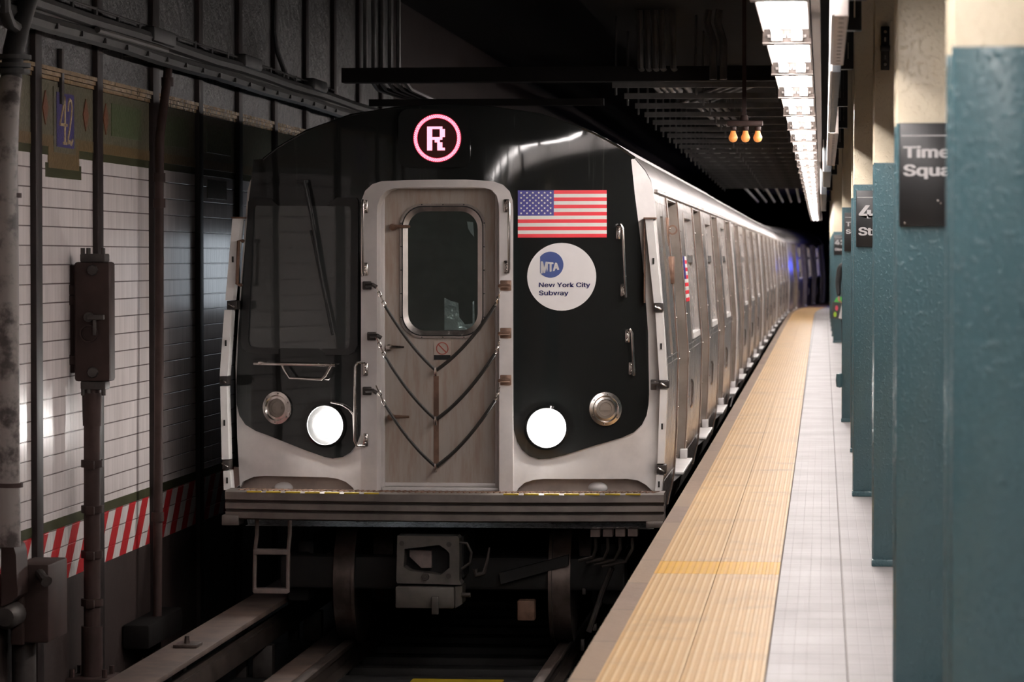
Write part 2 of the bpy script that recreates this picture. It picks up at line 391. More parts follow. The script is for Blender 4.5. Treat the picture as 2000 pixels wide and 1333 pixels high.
def ordinal(n):
    o = ['zeroth', 'first', 'second', 'third', 'fourth', 'fifth', 'sixth', 'seventh', 'eighth', 'ninth', 'tenth', 'eleventh', 'twelfth', 'thirteenth', 'fourteenth', 'fifteenth', 'sixteenth', 'seventeenth', 'eighteenth', 'nineteenth', 'twentieth']
    t = {2: 'twenty', 3: 'thirty', 4: 'forty'}
    return o[n] if n <= 20 else (t[n // 10] + '-' + o[n % 10] if n % 10 else {3: 'thirtieth', 4: 'fortieth'}[n // 10])
# plan of the line: nearly straight, then it bends away to the right
def bend(Y):
    d = 0.0
    if Y > 25: d -= .045 * min(1, (Y - 25) / 45.0)
    if Y > 88: d += (Y - 88) ** 2 / 560.0
    return d

# ================================================================== SETTING
YS = [2 + 1.0 * k for k in range(-8, 0)] + [2 + 4.0 * k for k in range(0, 22)] + [88 + 2.0 * k for k in range(0, 21)]
def strip(name, mat, x0, x1, z0, z1, ya=-6, yb=126, ys=None):
    mb = MB(); Y = [y for y in (ys or YS) if ya < y < yb]; Y = [ya] + Y + [yb]
    for a, b in zip(Y, Y[1:]):
        da, db = bend(a), bend(b)
        P = [(x0 + da, a, z0), (x1 + da, a, z0), (x1 + db, b, z0), (x0 + db, b, z0), (x0 + da, a, z1), (x1 + da, a, z1), (x1 + db, b, z1), (x0 + db, b, z1)]
        for q in ((4, 5, 6, 7), (3, 2, 1, 0), (0, 4, 7, 3), (1, 2, 6, 5)): mb.face([P[i] for i in q])
        if a == Y[0]: mb.face([P[i] for i in (0, 1, 5, 4)])
        if b == Y[-1]: mb.face([P[i] for i in (2, 3, 7, 6)])
    bmesh.ops.remove_doubles(mb.bm, verts=mb.bm.verts, dist=1e-5)
    return mb.build(name, mat, smooth=False)
EDGE_X, TL, TM, TR = -.922, -.820, -.515, -.209
struct(strip('floor', 'tiles', TR + .003, 4.6, -.30, 0.0), 'white tiled platform floor beside the tactile strip')
struct(strip('trim_1', 'edge', EDGE_X, TL, -.32, 0.0), 'worn brown concrete platform edge')
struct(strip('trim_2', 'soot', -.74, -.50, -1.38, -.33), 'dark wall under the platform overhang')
struct(strip('trim_3', 'edge', TL + .001, TR, -.30, -.004), 'bedding under the tactile strip')
struct(strip('floor_trackbed', 'under', -4.75, -.60, -1.6, -1.38), 'dark track bed')
struct(strip('ceiling', 'soot', -1.9, 4.6, 3.55, 3.7), 'dark ceiling over the platform')
struct(strip('ceiling_track', 'soot', -4.9, -1.9, 4.3, 4.45), 'black ceiling over the track')
struct(strip('wall_right', 'concrete_in', 4.6, 4.8, -.3, 3.7), 'far wall of the platform')
mb = MB(); mb.box((-5, -6.2, -1.6), (4.8, -6.0, 4.45)); struct(mb.build('wall_back', 'soot', smooth=False), 'end wall behind the viewer')
mb = MB(); mb.box((-5, 142, -1.6), (14, 142.3, 4.45)); struct(mb.build('wall_far', 'soot', smooth=False), 'dark end of the tunnel')
for i, (x0, x1) in enumerate(((TL + .002, TM - .0015), (TM + .0015, TR - .004))):
    for (a, b, m, lb) in ((-6, 15.62, 'tactile', 'nearest run'), (15.625, 16.25, 'tactile_new', ''), (16.255, 126, 'tactile', 'long run')):
        o = strip('tactile_paving', m, x0, x1, -.003, .006, a, b)
        side = ('track-side', 'column-side')[i]
        if m == 'tactile_new': tag(o, f'short bright yellow tactile panel in the {side} half of the strip', 'tactile panel', 'new tactile panels')
        else: tag(o, f'{side} lane of worn tactile paving ' + ('before the bright yellow panels' if a < 0 else 'from the bright yellow panels to the bend'), 'tactile paving', 'tactile paving lanes')

# ---- left wall
WX = -4.55
def band(mb, z0, z1, ya, yb, mi, out=0.0):
    mb.mi = mi; mb.box((WX - .12, ya, z0), (WX + out, yb, z1))
mb = MB(); WM = ['wallbase', 'stripe', 'border', 'walltile', 'mos_brown', 'mos_olive', 'cornice', 'plaster']
for (z0, z1, mi, out) in ((-1.6, -.40, 0, .004), (-.40, -.078, 1, 0), (-.078, -.018, 2, .003), (-.018, 2.145, 3, 0), (2.145, 2.195, 2, .004), (2.195, 2.262, 4, .006), (2.262, 2.585, 5, .003)):
    band(mb, z0, z1, -6, 34, mi, out)
for k in range(3): band(mb, 2.588 + .026 * k, 2.611 + .026 * k, -6, 34, 6, .012 + .010 * k)
band(mb, 2.665, 4.4, -6, 34, 7, .0)
band(mb, -1.6, 4.4, 34, 120, 0, .0)
struct(mb.build('wall_left', WM, smooth=False), 'station wall of white tiles, red stripes and green mosaic across the track')
for n, px in enumerate((-40, 66, 187, 297, 385, 463)):
    Y = atX(px, 600, WX).y; wd = .075 if px != 297 else .10  # the one by the conduit is widened to take in its shadow
    mb = MB(); mb.box((WX - .02, Y - wd, -1.38), (WX + .035, Y + wd, 4.3), .004)
    o = mb.build('wall_pillar', 'pillar')
    tag(o, ('dark steel pillar in the tiled wall, out at the picture edge', 'dark steel pillar left of the blue number mosaic', 'dark steel pillar behind the switch box pipe',
            'dark steel pillar widened by its shadow beside the thin bent pipe', 'dark steel pillar on the shaded tiles, one before the train', 'dark steel pillar on the tiles right beside the train corner')[n], 'pillar', 'pillars of the tiled wall')
for k in range(5):
    mb = MB(); Y = 26.45 + 1.62 * k; mb.box((WX - .02, Y - .075, -1.38), (WX + .035, Y + .075, 4.3), .004)
    tag(mb.build('wall_pillar', 'pillar'), 'dark steel wall pillar behind the train roof', 'pillar', 'pillars of the tiled wall')
# mosaic field panels and the stepped drop under the number
mb = MB()
mb.mi = 0
for a, b in ((20.35, 21.25), (21.95, 22.85), (23.55, 24.5), (16.9, 17.9)): mb.box((WX, a, 2.32), (WX + .008, b, 2.53))
mb.mi = 1; mb.box((WX, 18.66, 2.07), (WX + .007, 19.44, 2.20))
mb.mi = 2; mb.box((WX, 18.60, 2.015), (WX + .006, 19.50, 2.10)); mb.box((WX, 23.6, 1.98), (WX + .006, 24.35, 2.12))
mb.mi = 3
for y in (18.58, 19.62, 17.75, 20.18):
    mb.prism([(WX + .004, y - .07, 2.42), (WX + .004, y, 2.52), (WX + .004, y + .07, 2.42), (WX + .004, y, 2.32)], .006, Vector((1, 0, 0)))
struct(mb.build('trim_4', ['mos_green', 'mos_brown', 'border', 'mos_red'], smooth=False), 'green and brown mosaic panels along the wall')
root = empty('number_mosaic', (WX, 19.06, 2.2), 'blue mosaic tablet with gold numerals 42 high on the tiled wall', 'mosaic')
mb = MB(); mb.box((WX, 18.78, 2.165), (WX + .010, 19.34, 2.555)); mb.build('mosaic_frame', 'mos_olive', root, shift=root.location)
mb = MB(); mb.box((WX, 18.84, 2.20), (WX + .014, 19.28, 2.525)); mb.build('blue_field', 'mos_blue', root, shift=root.location)
mb = MB(); X = WX + .014
def stroke(pts, wd):
    pts = [Vector((X, p[0], p[1])) for p in pts]
    for a, b in zip(pts, pts[1:]):
        d = (b - a).normalized(); nrm = Vector((0, -d.z, d.y)) * wd / 2; e = d * wd * .25
        mb.prism([a - e - nrm, b + e - nrm, b + e + nrm, a - e + nrm], .006, Vector((1, 0, 0)))
stroke([(19.03, 2.225), (19.03, 2.50)], .022); stroke([(19.03, 2.50), (18.905, 2.335), (19.085, 2.335)], .016); stroke([(18.99, 2.225), (19.07, 2.225)], .016)
stroke([(19.115, 2.425), (19.12, 2.465), (19.15, 2.492), (19.19, 2.485), (19.21, 2.45), (19.20, 2.40), (19.16, 2.33), (19.12, 2.27), (19.105, 2.228)], .018)
stroke([(19.105, 2.232), (19.15, 2.238), (19.19, 2.225), (19.225, 2.25)], .020)
mb.build('numerals', 'mos_gold', root, smooth=False, shift=root.location)

# ---- pipes and boxes on the left wall
def P(px, py, X=-4.42): return atX(px, py, X)
root = empty('standpipe', P(20, 1062, -4.33), 'fat grey pipe with black flange rising at the left picture edge', 'pipe')
mb = MB(); mb.tube([P(19, 1068, -4.33), P(17, 800, -4.33), P(15, 500, -4.33), P(13, 330, -4.33), P(16, 220, -4.33), P(22, 155, -4.33)], .060, 14)
mb.build('pipe', 'pipegrey', root, shift=root.location)
mb = MB(); mb.tube([P(22, 158, -4.33), P(26, 100, -4.33), P(36, 58, -4.33), P(47, 20, -4.33), P(62, -30, -4.33)], .058, 14)
for q in ((25, 112), (24, 128), (23, 140)): mb.lathe([(.0, -.012), (.10, -.012), (.10, .012), (.0, .012)], P(*q, -4.33), 'z', 16)
mb.tube([P(36, 58, -4.33), P(18, 45, -4.33), P(9, 20, -4.33), P(6, -40, -4.33)], .035, 10); mb.build('upper_bend', 'cable', root, shift=root.location)
for q in ((16, 382), (19, 948)): mb = MB(); mb.lathe([(.055, -.012), (.072, -.012), (.072, .012), (.055, .012)], P(*q, -4.33), 'z', 16); mb.build('collar', 'pipebrown', root, shift=root.location)

root = empty('switch_riser', P(180, 1325), 'brown vertical pipe carrying a tall iron switch box before the white tiles', 'conduit riser')
base = P(180, 1322); c180 = lambda y: P(180, y)
mb = MB(); mb.tube([c180(1320), c180(750)], .052, 14); mb.lathe([(.052, -.10), (.058, -.10), (.062, .1), (.052, .1)], c180(800), 'z', 16)
mb.lathe([(.066, 0), (.066, .30), (.052, .30)], c180(1320), 'z', 16); mb.build('pipe', 'pipebrown', root, shift=root.location)
mb = MB(); b0 = c180(1330); mb.box((b0.x - .14, b0.y - .17, b0.z - .03), (b0.x + .14, b0.y + .17, b0.z + .03), .01)
for dx, dy in ((-.1, -.1), (.1, -.1), (-.1, .1), (.1, .1)): mb.tube([(b0.x + dx, b0.y + dy, b0.z), (b0.x + dx, b0.y + dy, b0.z + .08)], .016, 6)
mb.build('base_flange', 'pipebrown', root, shift=root.location)
for y in (906, 995, 1083, 1177):
    p = c180(y); mb = MB(); mb.lathe([(.052, -.022), (.068, -.022), (.068, .022), (.052, .022)], p, 'z', 16)
    mb.box((p.x - .02, p.y - .09, p.z - .03), (p.x + .03, p.y - .06, p.z + .02), .004); mb.build('clamp', 'boxbrown', root, shift=root.location)
a, b = c180(745), c180(512); cx, cy = a.x + .02, a.y
mb = MB(); mb.box((cx - .115, cy - .07, a.z), (cx + .105, cy + .09, b.z), .018); mb.box((cx - .115, cy - .02, a.z + .05), (cx - .19, cy + .06, b.z - .02), .006)
for t in (a.z + .1, (a.z + b.z) / 2 + .1, b.z - .2): mb.box((cx - .20, cy - .04, t), (cx - .11, cy + .04, t + .06), .006)
sb = mb.build('switch_box', 'boxbrown', root, shift=root.location)
mb = MB()
for px, py in ((176, 528), (174, 728)): q = P(px, py); mb.lathe([(.0, -.085), (.030, -.085), (.036, -.07), (.036, 0), (.0, 0)], (q.x + .02, cy, q.z), 'y', 8)
mb.build('bolt_boss', 'iron', sb, shift=root.location)
q = P(172, 620); mb = MB(); mb.lathe([(0, -.10), (.03, -.10), (.03, 0)], (q.x, cy, q.z), 'y', 10); mb.box((q.x, cy - .13, q.z - .015), (q.x + .10, cy - .09, q.z + .015), .005); mb.box((q.x + .03, cy - .12, q.z - .11), (q.x + .05, cy - .09, q.z + .01), .005)
mb.build('handle', 'iron', sb, shift=root.location)
q = P(172, 652); mb = MB(); mb.lathe([(.045, -.10), (.055, -.10), (.055, -.05), (.045, -.05), (.045, -.10)], (q.x, cy, q.z), 'y', 18); mb.lathe([(0, -.085), (.044, -.085)], (q.x, cy, q.z), 'y', 18); mb.build('gauge_cap', 'boxbrown', sb, shift=root.location)
for zz, s in ((b.z, 1), (a.z, -1)):
    mb = MB(); mb.box((cx - .08, cy - .06, zz), (cx + .075, cy + .07, zz + .05 * s), .008)
    for dx in (-.065, -.03, .06): mb.tube([(cx + dx, cy - .045, zz), (cx + dx, cy - .045, zz + .085 * s)], .014, 8)
    mb.build('gland_plate', 'iron', root, shift=root.location)

root = empty('bent_conduit', P(306, 1205), 'thin brown conduit bending at the top beside the widened wall pillar', 'conduit riser')
mb = MB(); mb.tube([P(329, 122), P(327, 150), P(320, 205), P(312, 270), P(311, 350), P(311, 700), P(307, 1205)], .031, 12); mb.build('pipe', 'pipebrown', root, shift=root.location)
for q in ((327, 160), (311, 347), (311, 397), (308, 1010)): mb = MB(); mb.lathe([(.030, -.03), (.042, -.03), (.042, .03), (.030, .03)], P(*q), 'z', 14); mb.build('coupling', 'boxbrown', root, shift=root.location)
q = P(305, 1205); mb = MB(); mb.box((q.x - .12, q.y - .5, q.z - .16), (q.x + .06, q.y + .6, q.z - .0), .02); struct(mb.build('trim_5', 'soot'), 'low concrete ledge under the thin conduit')

root = empty('junction_box', P(70, 1250, -4.38), 'square brown junction box with a knob low at the left edge', 'junction box')
a, b = P(40, 1250, -4.36), P(104, 1104, -4.36); cy = 17.6
mb = MB(); mb.box((atY(36, 1250, cy).x, cy - .10, atY(50, 1252, cy).z), (atY(103, 1100, cy).x, cy + .35, atY(50, 1100, cy).z), .012); mb.build('box', 'boxbrown', root, shift=root.location)
mb = MB(); mb.box((atY(32, 1250, cy).x, cy - .13, atY(50, 1256, cy).z), (atY(56, 1100, cy).x, cy - .09, atY(50, 1096, cy).z), .01); mb.build('box_flange', 'boxbrown', root, shift=root.location)
q = atY(86, 1118, cy); r = atY(108, 1130, cy); mb = MB(); mb.tube([(q.x, cy - .09, q.z), (q.x + .03, cy - .16, q.z - .01), (r.x, cy - .20, r.z)], .026, 10, radii=[.03, .024, .034]); mb.build('knob', 'iron', root, shift=root.location)
mb = MB(); q = atY(38, 1262, cy); mb.tube([(q.x, cy + .1, q.z), (q.x, cy + .1, -1.38)], .07, 12); mb.build('lower_pipe', 'iron', root, shift=root.location)
root = empty('meter_case', atY(5, 1185, 17.3), 'rounded iron case under the fat grey pipe at the left edge', 'iron case')
poly = [atY(px, py, 17.25) for px, py in ((2, 1060), (18, 1062), (27, 1070), (31, 1085), (33, 1140), (35, 1152), (34, 1165), (22, 1178), (8, 1184), (2, 1184))]
mb = MB(); mb.prism(poly, .25); mb.build('case', 'boxbrown', root, shift=root.location)
q = atY(14, 1205, 17.3); mb = MB(); mb.lathe([(0, -.05), (.05, -.05), (.07, -.02), (.07, .15), (0, .15)], q, 'y', 16); mb.build('round_cap', 'iron', root, shift=root.location)

root = empty('cable_run', (-4.4, 24, 2.9), 'black bundle of cables slanting along the upper left wall', 'cable')
mb = MB()
for k, (dx, dz, r) in enumerate(((0, 0, .055), (.05, .05, .045), (-.03, .06, .04), (.05, -.05, .05))):
    mb = MB(); mb.tube([(-4.44 + dx, 2 + 1.0 * i, 2.92 + dz + .006 * math.sin(i * 1.7 + k)) for i in range(34)], r, 8)
    mb.build('cable', 'cable', root, shift=root.location)
mb = MB(); mb.tube([P(190, 58, -4.34), P(325, 99, -4.34)], .020, 8); mb.build('sleeve', 'dullpipe', root, shift=root.location)
for k in range(20):
    Y = 16.8 + .62 * k; mb = MB(); mb.tube([(-4.40, Y, 2.96), (-4.40, Y, 3.06)], .012, 6); mb.tube([(-4.40, Y - .31, 3.05), (-4.40, Y + .31, 3.05)], .008, 6)
    mb.box((-4.50, Y - .02, 2.84), (-4.33, Y + .02, 2.87)); mb.build('bracket', 'cable', root, shift=root.location)
for px, py in ((310, 78), (617, 172), (485, 128)):
    q = P(px, py, -4.38); mb = MB(); mb.box((q.x - .05, q.y - .35, q.z - .03), (q.x + .05, q.y + .35, q.z + .07), .02); mb.build('splice_box', 'cable', root, shift=root.location)
mb = MB(); mb.tube([P(538, -20), P(536, 60), P(541, 100), P(554, 135), P(560, 152)], .022, 8); tag(mb.build('drop_cable', 'cable'), 'thin black cable dropping from the dark ceiling onto the cable bundle', 'cable')
mb = MB(); q = P(121, 135, -4.53); mb.box((WX, q.y - .035, q.z - .21), (WX + .03, q.y + .02, q.z + .12), .004); tag(mb.build('anchor_strap', 'iron'), 'short iron strap bolted above the blue number mosaic', 'strap')

# ---- track
TCX = -2.544
for i, s in enumerate((-1, 1)):
    x = TCX + s * .755; mb = MB()
    prof = [(-.07, -1.30), (.07, -1.30), (.07, -1.285), (.012, -1.27), (.012, -1.185), (.036, -1.175), (.036, -1.145), (.028, -1.14), (-.028, -1.14), (-.036, -1.145), (-.036, -1.175), (-.012, -1.185), (-.012, -1.27), (-.07, -1.285)]
    Yk = [8.0, 30, 60, 88, 100, 112]; rings = [[mb.bm.verts.new((x + px + bend(Y), Y, pz)) for px, pz in prof] for Y in Yk]
    for ra, rb in zip(rings, rings[1:]):
        for k in range(len(prof)): mb.bm.faces.new((ra[k], ra[(k + 1) % len(prof)], rb[(k + 1) % len(prof)], rb[k]))
    mb.bm.faces.new(rings[0]); mb.bm.faces.new(rings[-1])
    tag(mb.build('running_rail', 'railtop'), ('running rail on the wall side under the train', 'running rail on the platform side under the train')[i], 'rail', 'running rails')
for k in range(24):
    Y = 14 + .62 * k; mb = MB(); mb.box((TCX - 1.2, Y, -1.382), (TCX + 1.2, Y + .22, -1.30), .01)
    tag(mb.build('rail_tie', 'under'), 'sooty tie in the dark under the rails', 'rail tie', 'ties under the rails')
root = empty('third_rail', (-3.9, 15, -1.38), 'covered power rail with a brown board beside the wall', 'third rail')
mb = MB(); mb.box((-4.02, 8, -.88), (-3.74, 33, -.845), .006); mb.build('cover_board', 'wood', root, shift=root.location)
mb = MB(); mb.box((-4.02, 8, -1.02), (-3.985, 33, -.88), .004); mb.build('side_board', 'wood', root, shift=root.location)
mb = MB(); mb.box((-3.90, 8, -1.15), (-3.83, 33, -1.02), .006); mb.box((-3.88, 8, -1.02), (-3.85, 33, -.99)); mb.build('power_rail', 'railtop', root, shift=root.location)
for k in range(8):
    Y = 15.5 + 2.2 * k; mb = MB(); mb.box((-4.06, Y - .05, -1.38), (-3.985, Y + .05, -.88), .005); mb.box((-3.94, Y - .06, -1.38), (-3.80, Y + .06, -1.15), .01); mb.build('support_bracket', 'iron', root, shift=root.location)
q = atX(365, 1242, -3.88); mb = MB(); mb.box((q.x - .07, q.y - .09, -.845), (q.x + .08, q.y + .09, -.825), .004); mb.lathe([(0, .05), (.014, .05), (.018, .0)], (q.x, q.y, -.83), 'z', 8); mb.build('clip_plate', 'railtop', root, shift=root.location)
mb = MB(); mb.box((-3.60, 10, -1.299), (-3.42, 33, -1.20), .01); tag(mb.build('guard_timber', 'wood'), 'long brown timber lying between the board and the wall-side rail', 'timber')
mb = MB(); a = atZ(805, 1329, -1.29); b = atZ(985, 1329, -1.29); mb.box((a.x, a.y - .35, -1.30), (b.x, b.y - .02, -1.285), .003); tag(mb.build('track_plate', 'yellow'), 'yellow painted bar lying across the ties at the bottom edge', 'plate')

# ================================================================== LIGHT ROW
def make_fixture():
    r = empty('fluorescent_light', (0, 0, 0), 'x', 'light fixture', 'fluorescent lights in the row over the platform edge')
    mb = MB(); mb.box((-.105, -1.19, .075), (.105, 1.19, .135), .006); mb.box((.099, -1.19, .026), (.105, 1.19, .08)); mb.box((-.105, -1.19, .050), (-.101, 1.19, .08)); mb.build('housing', 'fixture', r)  # side lips added to cut the tube light off above the cornice
    mb = MB(); mb.hexa([(-.10, -1.185, .066), (.095, -1.185, .066), (.095, 1.185, .066), (-.10, 1.185, .066), (-.10, -1.185, .074), (.095, -1.185, .074), (.095, 1.185, .074), (-.10, 1.185, .074)]); mb.build('reflector', 'reflector', r)
    for s in (-1, 1):
        mb = MB(); mb.box((-.108, s * 1.19, .0), (.108, s * 1.202, .136), .003); mb.box((-.108, s * 1.165, .0), (.108, s * 1.202, .006)); mb.build('end_plate', 'fixture', r)
        for x in (-.045, .045):
            mb = MB(); y0 = s * 1.19; y1 = s * 1.155
            mb.box((x - .026, y0, .010), (x + .026, y1, .058), .004); mb.box((x - .042, y0, .026), (x + .042, s * 1.175, .042), .003); mb.build('lamp_holder', 'socket', r)
    for x in (-.045, .045):
        mb = MB(); mb.tube([(x, -1.16, .034), (x, 1.16, .034)], .019, 12); mb.build('tube', 'tube', r)
    return r
proto = make_fixture(); first = True
for k in range(-6, 36):
    yc = 14.44 - 1.2 + 2.45 * k; x = -.166 + bend(yc) + (1.02 if k > 28 else 0); rz = -math.atan((bend(yc + 1) - bend(yc - 1)) / 2)
    o = proto if first else dup(proto); first = False
    o.location = (x, yc, 2.49); o.rotation_euler = (0, 0, rz)
    if k < 0: o['label'] = 'unseen twin fluorescent light overhead, nearer than the first one in view'  # row extended out of view to brighten the nearest column
    elif k > 28: o['label'] = 'added twin fluorescent light hidden behind the columns, lighting the far cars'  # extra fixtures set out of sight to light the far cars
    else: o['label'] = f'twin-tube fluorescent light over the platform edge, {ordinal(k + 1)} of the row from the near end'
struct(strip('trim_6', 'fixture', -.056, -.018, 2.575, 2.68, 4, 90), 'metal channel the lights hang from')
for k in range(12):
    yc = 8 + 7.35 * k; mb = MB(); mb.tube([(-.04 + bend(yc), yc, 2.66), (-.04 + bend(yc), yc, 3.56)], .012, 6)
    tag(mb.build('hanger_rod', 'dullpipe'), 'thin rod hanging the light channel from the dark ceiling', 'rod', 'rods of the light channel')

# ================================================================== COLUMNS AND SIGNS
CY = lambda n: 7.28 if n == -1 else 16.14 + 4.73 * (n - 1)
CXL = {5: .30, 6: .30, 7: .30, 8: .30, 9: .31, -1: .284, 0: .252, 1: .246, 2: .190, 3: .216, 4: .170, 10: .172}
words = {-1: 'big blurred teal column nearest the viewer at the right picture edge', 0: 'teal steel column carrying the large two-word sign, second from the right edge',
         1: 'teal column without a sign just behind the one with the two-word sign', 2: 'teal column whose sign shows only a 4 and the start of Street',
         3: 'teal column without a sign seen as a sliver left of the column with the 4', 4: 'teal column with a sign cut to the letters T and S', 10: 'far teal column with the small 42 sign behind the carried bag'}
for n in range(-1, 18):
    Y = CY(n); b = bend(Y); xl = CXL.get(n, .20) + (b if n > 10 else 0); wd = .36
    root = empty('steel_column', (xl + wd / 2, Y + .16, 0), words.get(n, 'teal steel column almost hidden in the row beyond, towards the bend'), 'column', 'steel columns of the platform')
    mb = MB(); mb.box((-wd / 2, -.16, 0), (wd / 2, -.13, 3.56), .012); mb.box((-wd / 2, .15, 0), (wd / 2, .18, 3.56), .006); mb.box((-.015, -.14, 0), (.015, .16, 3.56))
    mb.build('shaft', 'column', root)
    mb = MB(); mb.box((-wd / 2 - .006, -.178, 0), (wd / 2 + .006, -.10, .035), .006); mb.build('base_angle', 'column', root)
    if n in (0, 1, 2):
        mb = MB()
        for zz in (2.75, 3.0): mb.lathe([(0, -.175), (.016, -.172), (.022, -.16)], (.02 - wd / 2 + .12, 0, zz), 'y', 12)
        mb.build('rivet', 'column', root)
def sign(n, xl, zt, lines, label):
    Y = CY(n) - .004; wd = .31; ht = .362
    root = empty('station_sign', (xl + wd / 2, Y, zt - ht), label, 'sign', 'black station name signs on the columns')
    mb = MB(); mb.box((-wd / 2, -.014, 0), (wd / 2, 0, ht), .004); mb.build('panel', 'black', root)
    mb = MB(); mb.box((-wd / 2 + .006, -.0155, ht - .046), (wd / 2 - .006, -.013, ht - .042)); mb.build('top_line', 'signwhite', root)
    for body, cap, zb in lines:
        mb = MB(); me = textmesh(body, .035, .002)
        merge_part(mb, me, Matrix.Translation((-wd / 2 + .014, -.0145, zb)) @ Matrix.Rotation(PI / 2, 4, 'X') @ Matrix.Diagonal((cap * 1.36, cap, cap, 1)), 0)
        mb.build('lettering', 'signwhite', root, smooth=False)
    if n == 0:
        mb = MB()
        for x, zz in ((-.02, .09), (-.01, .082), (-.135, .012)): mb.lathe([(0, -.018), (.003, -.0165), (.004, -.014)], (x, 0, zz), 'y', 8)
        mb.build('screw', 'chrome', root)
sign(0, .262, 2.010, (('Times', .054, .242), ('Square', .054, .178)), 'black column sign reading Times Square on the second column from the right')
sign(2, .206, 1.971, (('42', .115, .185), ('Street', .070, .075)), 'black column sign showing a large cut-off 4 and St')
sign(4, .190, 1.961, (('Times', .056, .235), ('Square', .056, .165)), 'narrow visible black sign with only T and S')
sign(10, .180, 1.955, (('42', .115, .185), ('Street', .066, .075)), 'small far black sign reading 42 Street above the carried bag')
root = empty('column_bracket', (.30, CY(1) - .01, 2.47), 'slotted black bracket with two bolts on a cream column top', 'bracket')
mb = MB(); mb.box((-.021, -.012, 0), (.021, .01, .215), .003); mb.box((-.024, -.03, .092), (.024, .0, .122), .004); mb.build('plate', 'bracket', root)
mb = MB()
for zz in (.028, .188): mb.lathe([(0, -.022), (.007, -.022), (.012, -.014), (.012, 0)], (0, 0, zz), 'y', 12)
for zz in (.062, .150): mb.box((-.004, -.0135, zz - .010), (.004, -.01, zz + .010))
mb.build('bolt', 'chrome', root)
q = atZ(1645, 741, 0); root = empty('column_fitting', (CXL[4] - .02, CY(4) + .02, .30), 'small dark fitting sticking out low on the column with the T and S sign', 'fitting')
mb = MB(); mb.lathe([(0, -.07), (.03, -.06), (.036, 0), (.03, .06), (0, .07)], (0, 0, .09), 'z', 12); mb.box((-.01, -.02, .06), (.04, .02, .12)); mb.build('knob', 'column', root)

# hanging sign boxes and wireways right of the lights
def hang_box(name, x0, x1, y0, y1, z0, z1, label, perforated):
    root = empty(name, ((x0 + x1) / 2, (y0 + y1) / 2, z0), label, 'hanging sign box' if not perforated else 'wireway', 'hanging boxes beside the lights'); sh = root.location
    mb = MB(); mb.box((x0 + .012, y0, z0), (x1, y1, z1), .003); mb.build('case', 'strut' if perforated else 'greydisplay', root, shift=sh)
    mb = MB(); mb.box((x0, y0, z0 + .004), (x0 + .012, y1, z1 + .01), .002); mb.build('face_panel', 'signface', root, shift=sh)
    if perforated:
        mb = MB(); n = int((y1 - y0) / .2)
        for k in range(n):
            yy = y0 + (k + .5) * (y1 - y0) / n; mb.lathe([(0, -.0015), (.009, -.0015), (.009, .004)], (x0 + .012 + (x1 - x0 - .012) / 2, yy, z0), 'z', 10)
        mb.build('slot_holes', 'hole', root, shift=sh)
    for yy in (y0 + .25 * (y1 - y0), y0 + .82 * (y1 - y0)):
        mb = MB(); mb.box((x1, yy - .05, z0 + .11), (x1 + .07, yy + .05, z0 + .16)); mb.box((x1 + .045, yy - .03, z0 + .11), (x1 + .07, yy + .03, 3.56))
        mb.build('hanger', 'bracket', root, shift=sh)
hang_box('perforated_wireway', .022, .080, 10.9, 13.7, 2.35, 2.62, 'white edged perforated wireway hanging nearest, at the top by the lights', True)
hang_box('hanging_display', .024, .072, 14.2, 21.0, 2.35, 2.66, 'long dark grey bottomed display hanging behind the nearest perforated wireway', False)
hang_box('perforated_wireway', .024, .094, 21.2, 28.6, 2.35, 2.62, 'farther perforated wireway hanging beyond the dark display', True)
hang_box('hanging_display', -.012, .066, 28.8, 35.0, 2.30, 2.58, 'dark display hanging lower, left of the farther perforated wireway', False)
hang_box('hanging_display', -.040, .030, 35.4, 48.0, 2.23, 2.50, 'farthest dark hanging display near the end of the lights', False)

# ================================================================== DARK CEILING HARDWARE
for k in range(22):
    Y = 26.8 + 1.86 * k; b = bend(Y); z0 = 2.95
    root = empty('pipe_hanger', (-1.1 + b, Y, z0), 'x', 'pipe hanger', 'pipe hangers under the dark ceiling')
    root['label'] = f'dark trapeze bar hanging under the black ceiling, {ordinal(k + 1)} from the vertical pipes'
    xl = -1.75 - .012 * k; xr = -.36
    mb = MB(); mb.box((xl + 1.1, -.025, 0), (xr + 1.1, .025, .05)); mb.build('bar', 'dullpipe', root)
    for x in (xl + .03, (xl + xr) / 2, xr - .03):
        mb = MB(); mb.tube([(x + 1.1, 0, -.06), (x + 1.1, 0, .62)], .010, 6); mb.build('rod', 'dullpipe', root)
for k, px in enumerate((1251, 1266, 1280, 1294, 1315)):
    a = atY(px, 168, 26.2); mb = MB(); mb.tube([(a.x - .02, 26.2, 4.2), (a.x, 26.2, 3.08), (a.x + .02, 26.6, 3.035), (a.x + .02, 29.0, 3.035)], .026, 8)
    tag(mb.build('ceiling_pipe', 'dullpipe'), f'vertical pipe above the train roof, {ordinal(k + 1)} from the left of the five', 'pipe', 'five vertical ceiling pipes')
for k, px in enumerate((1393, 1413)):
    a = atY(px, 160, 25.6); mb = MB(); mb.tube([(a.x - .03, 25.6, 3.50), (a.x - .05, 25.6, 3.40), (a.x, 25.6, 3.25), (a.x, 25.6, 2.95)], .030, 8)
    tag(mb.build('ceiling_pipe', 'dullpipe'), ('left', 'right')[k] + ' pipe of the bent pair right of the five vertical pipes', 'pipe', 'bent pair of ceiling pipes')
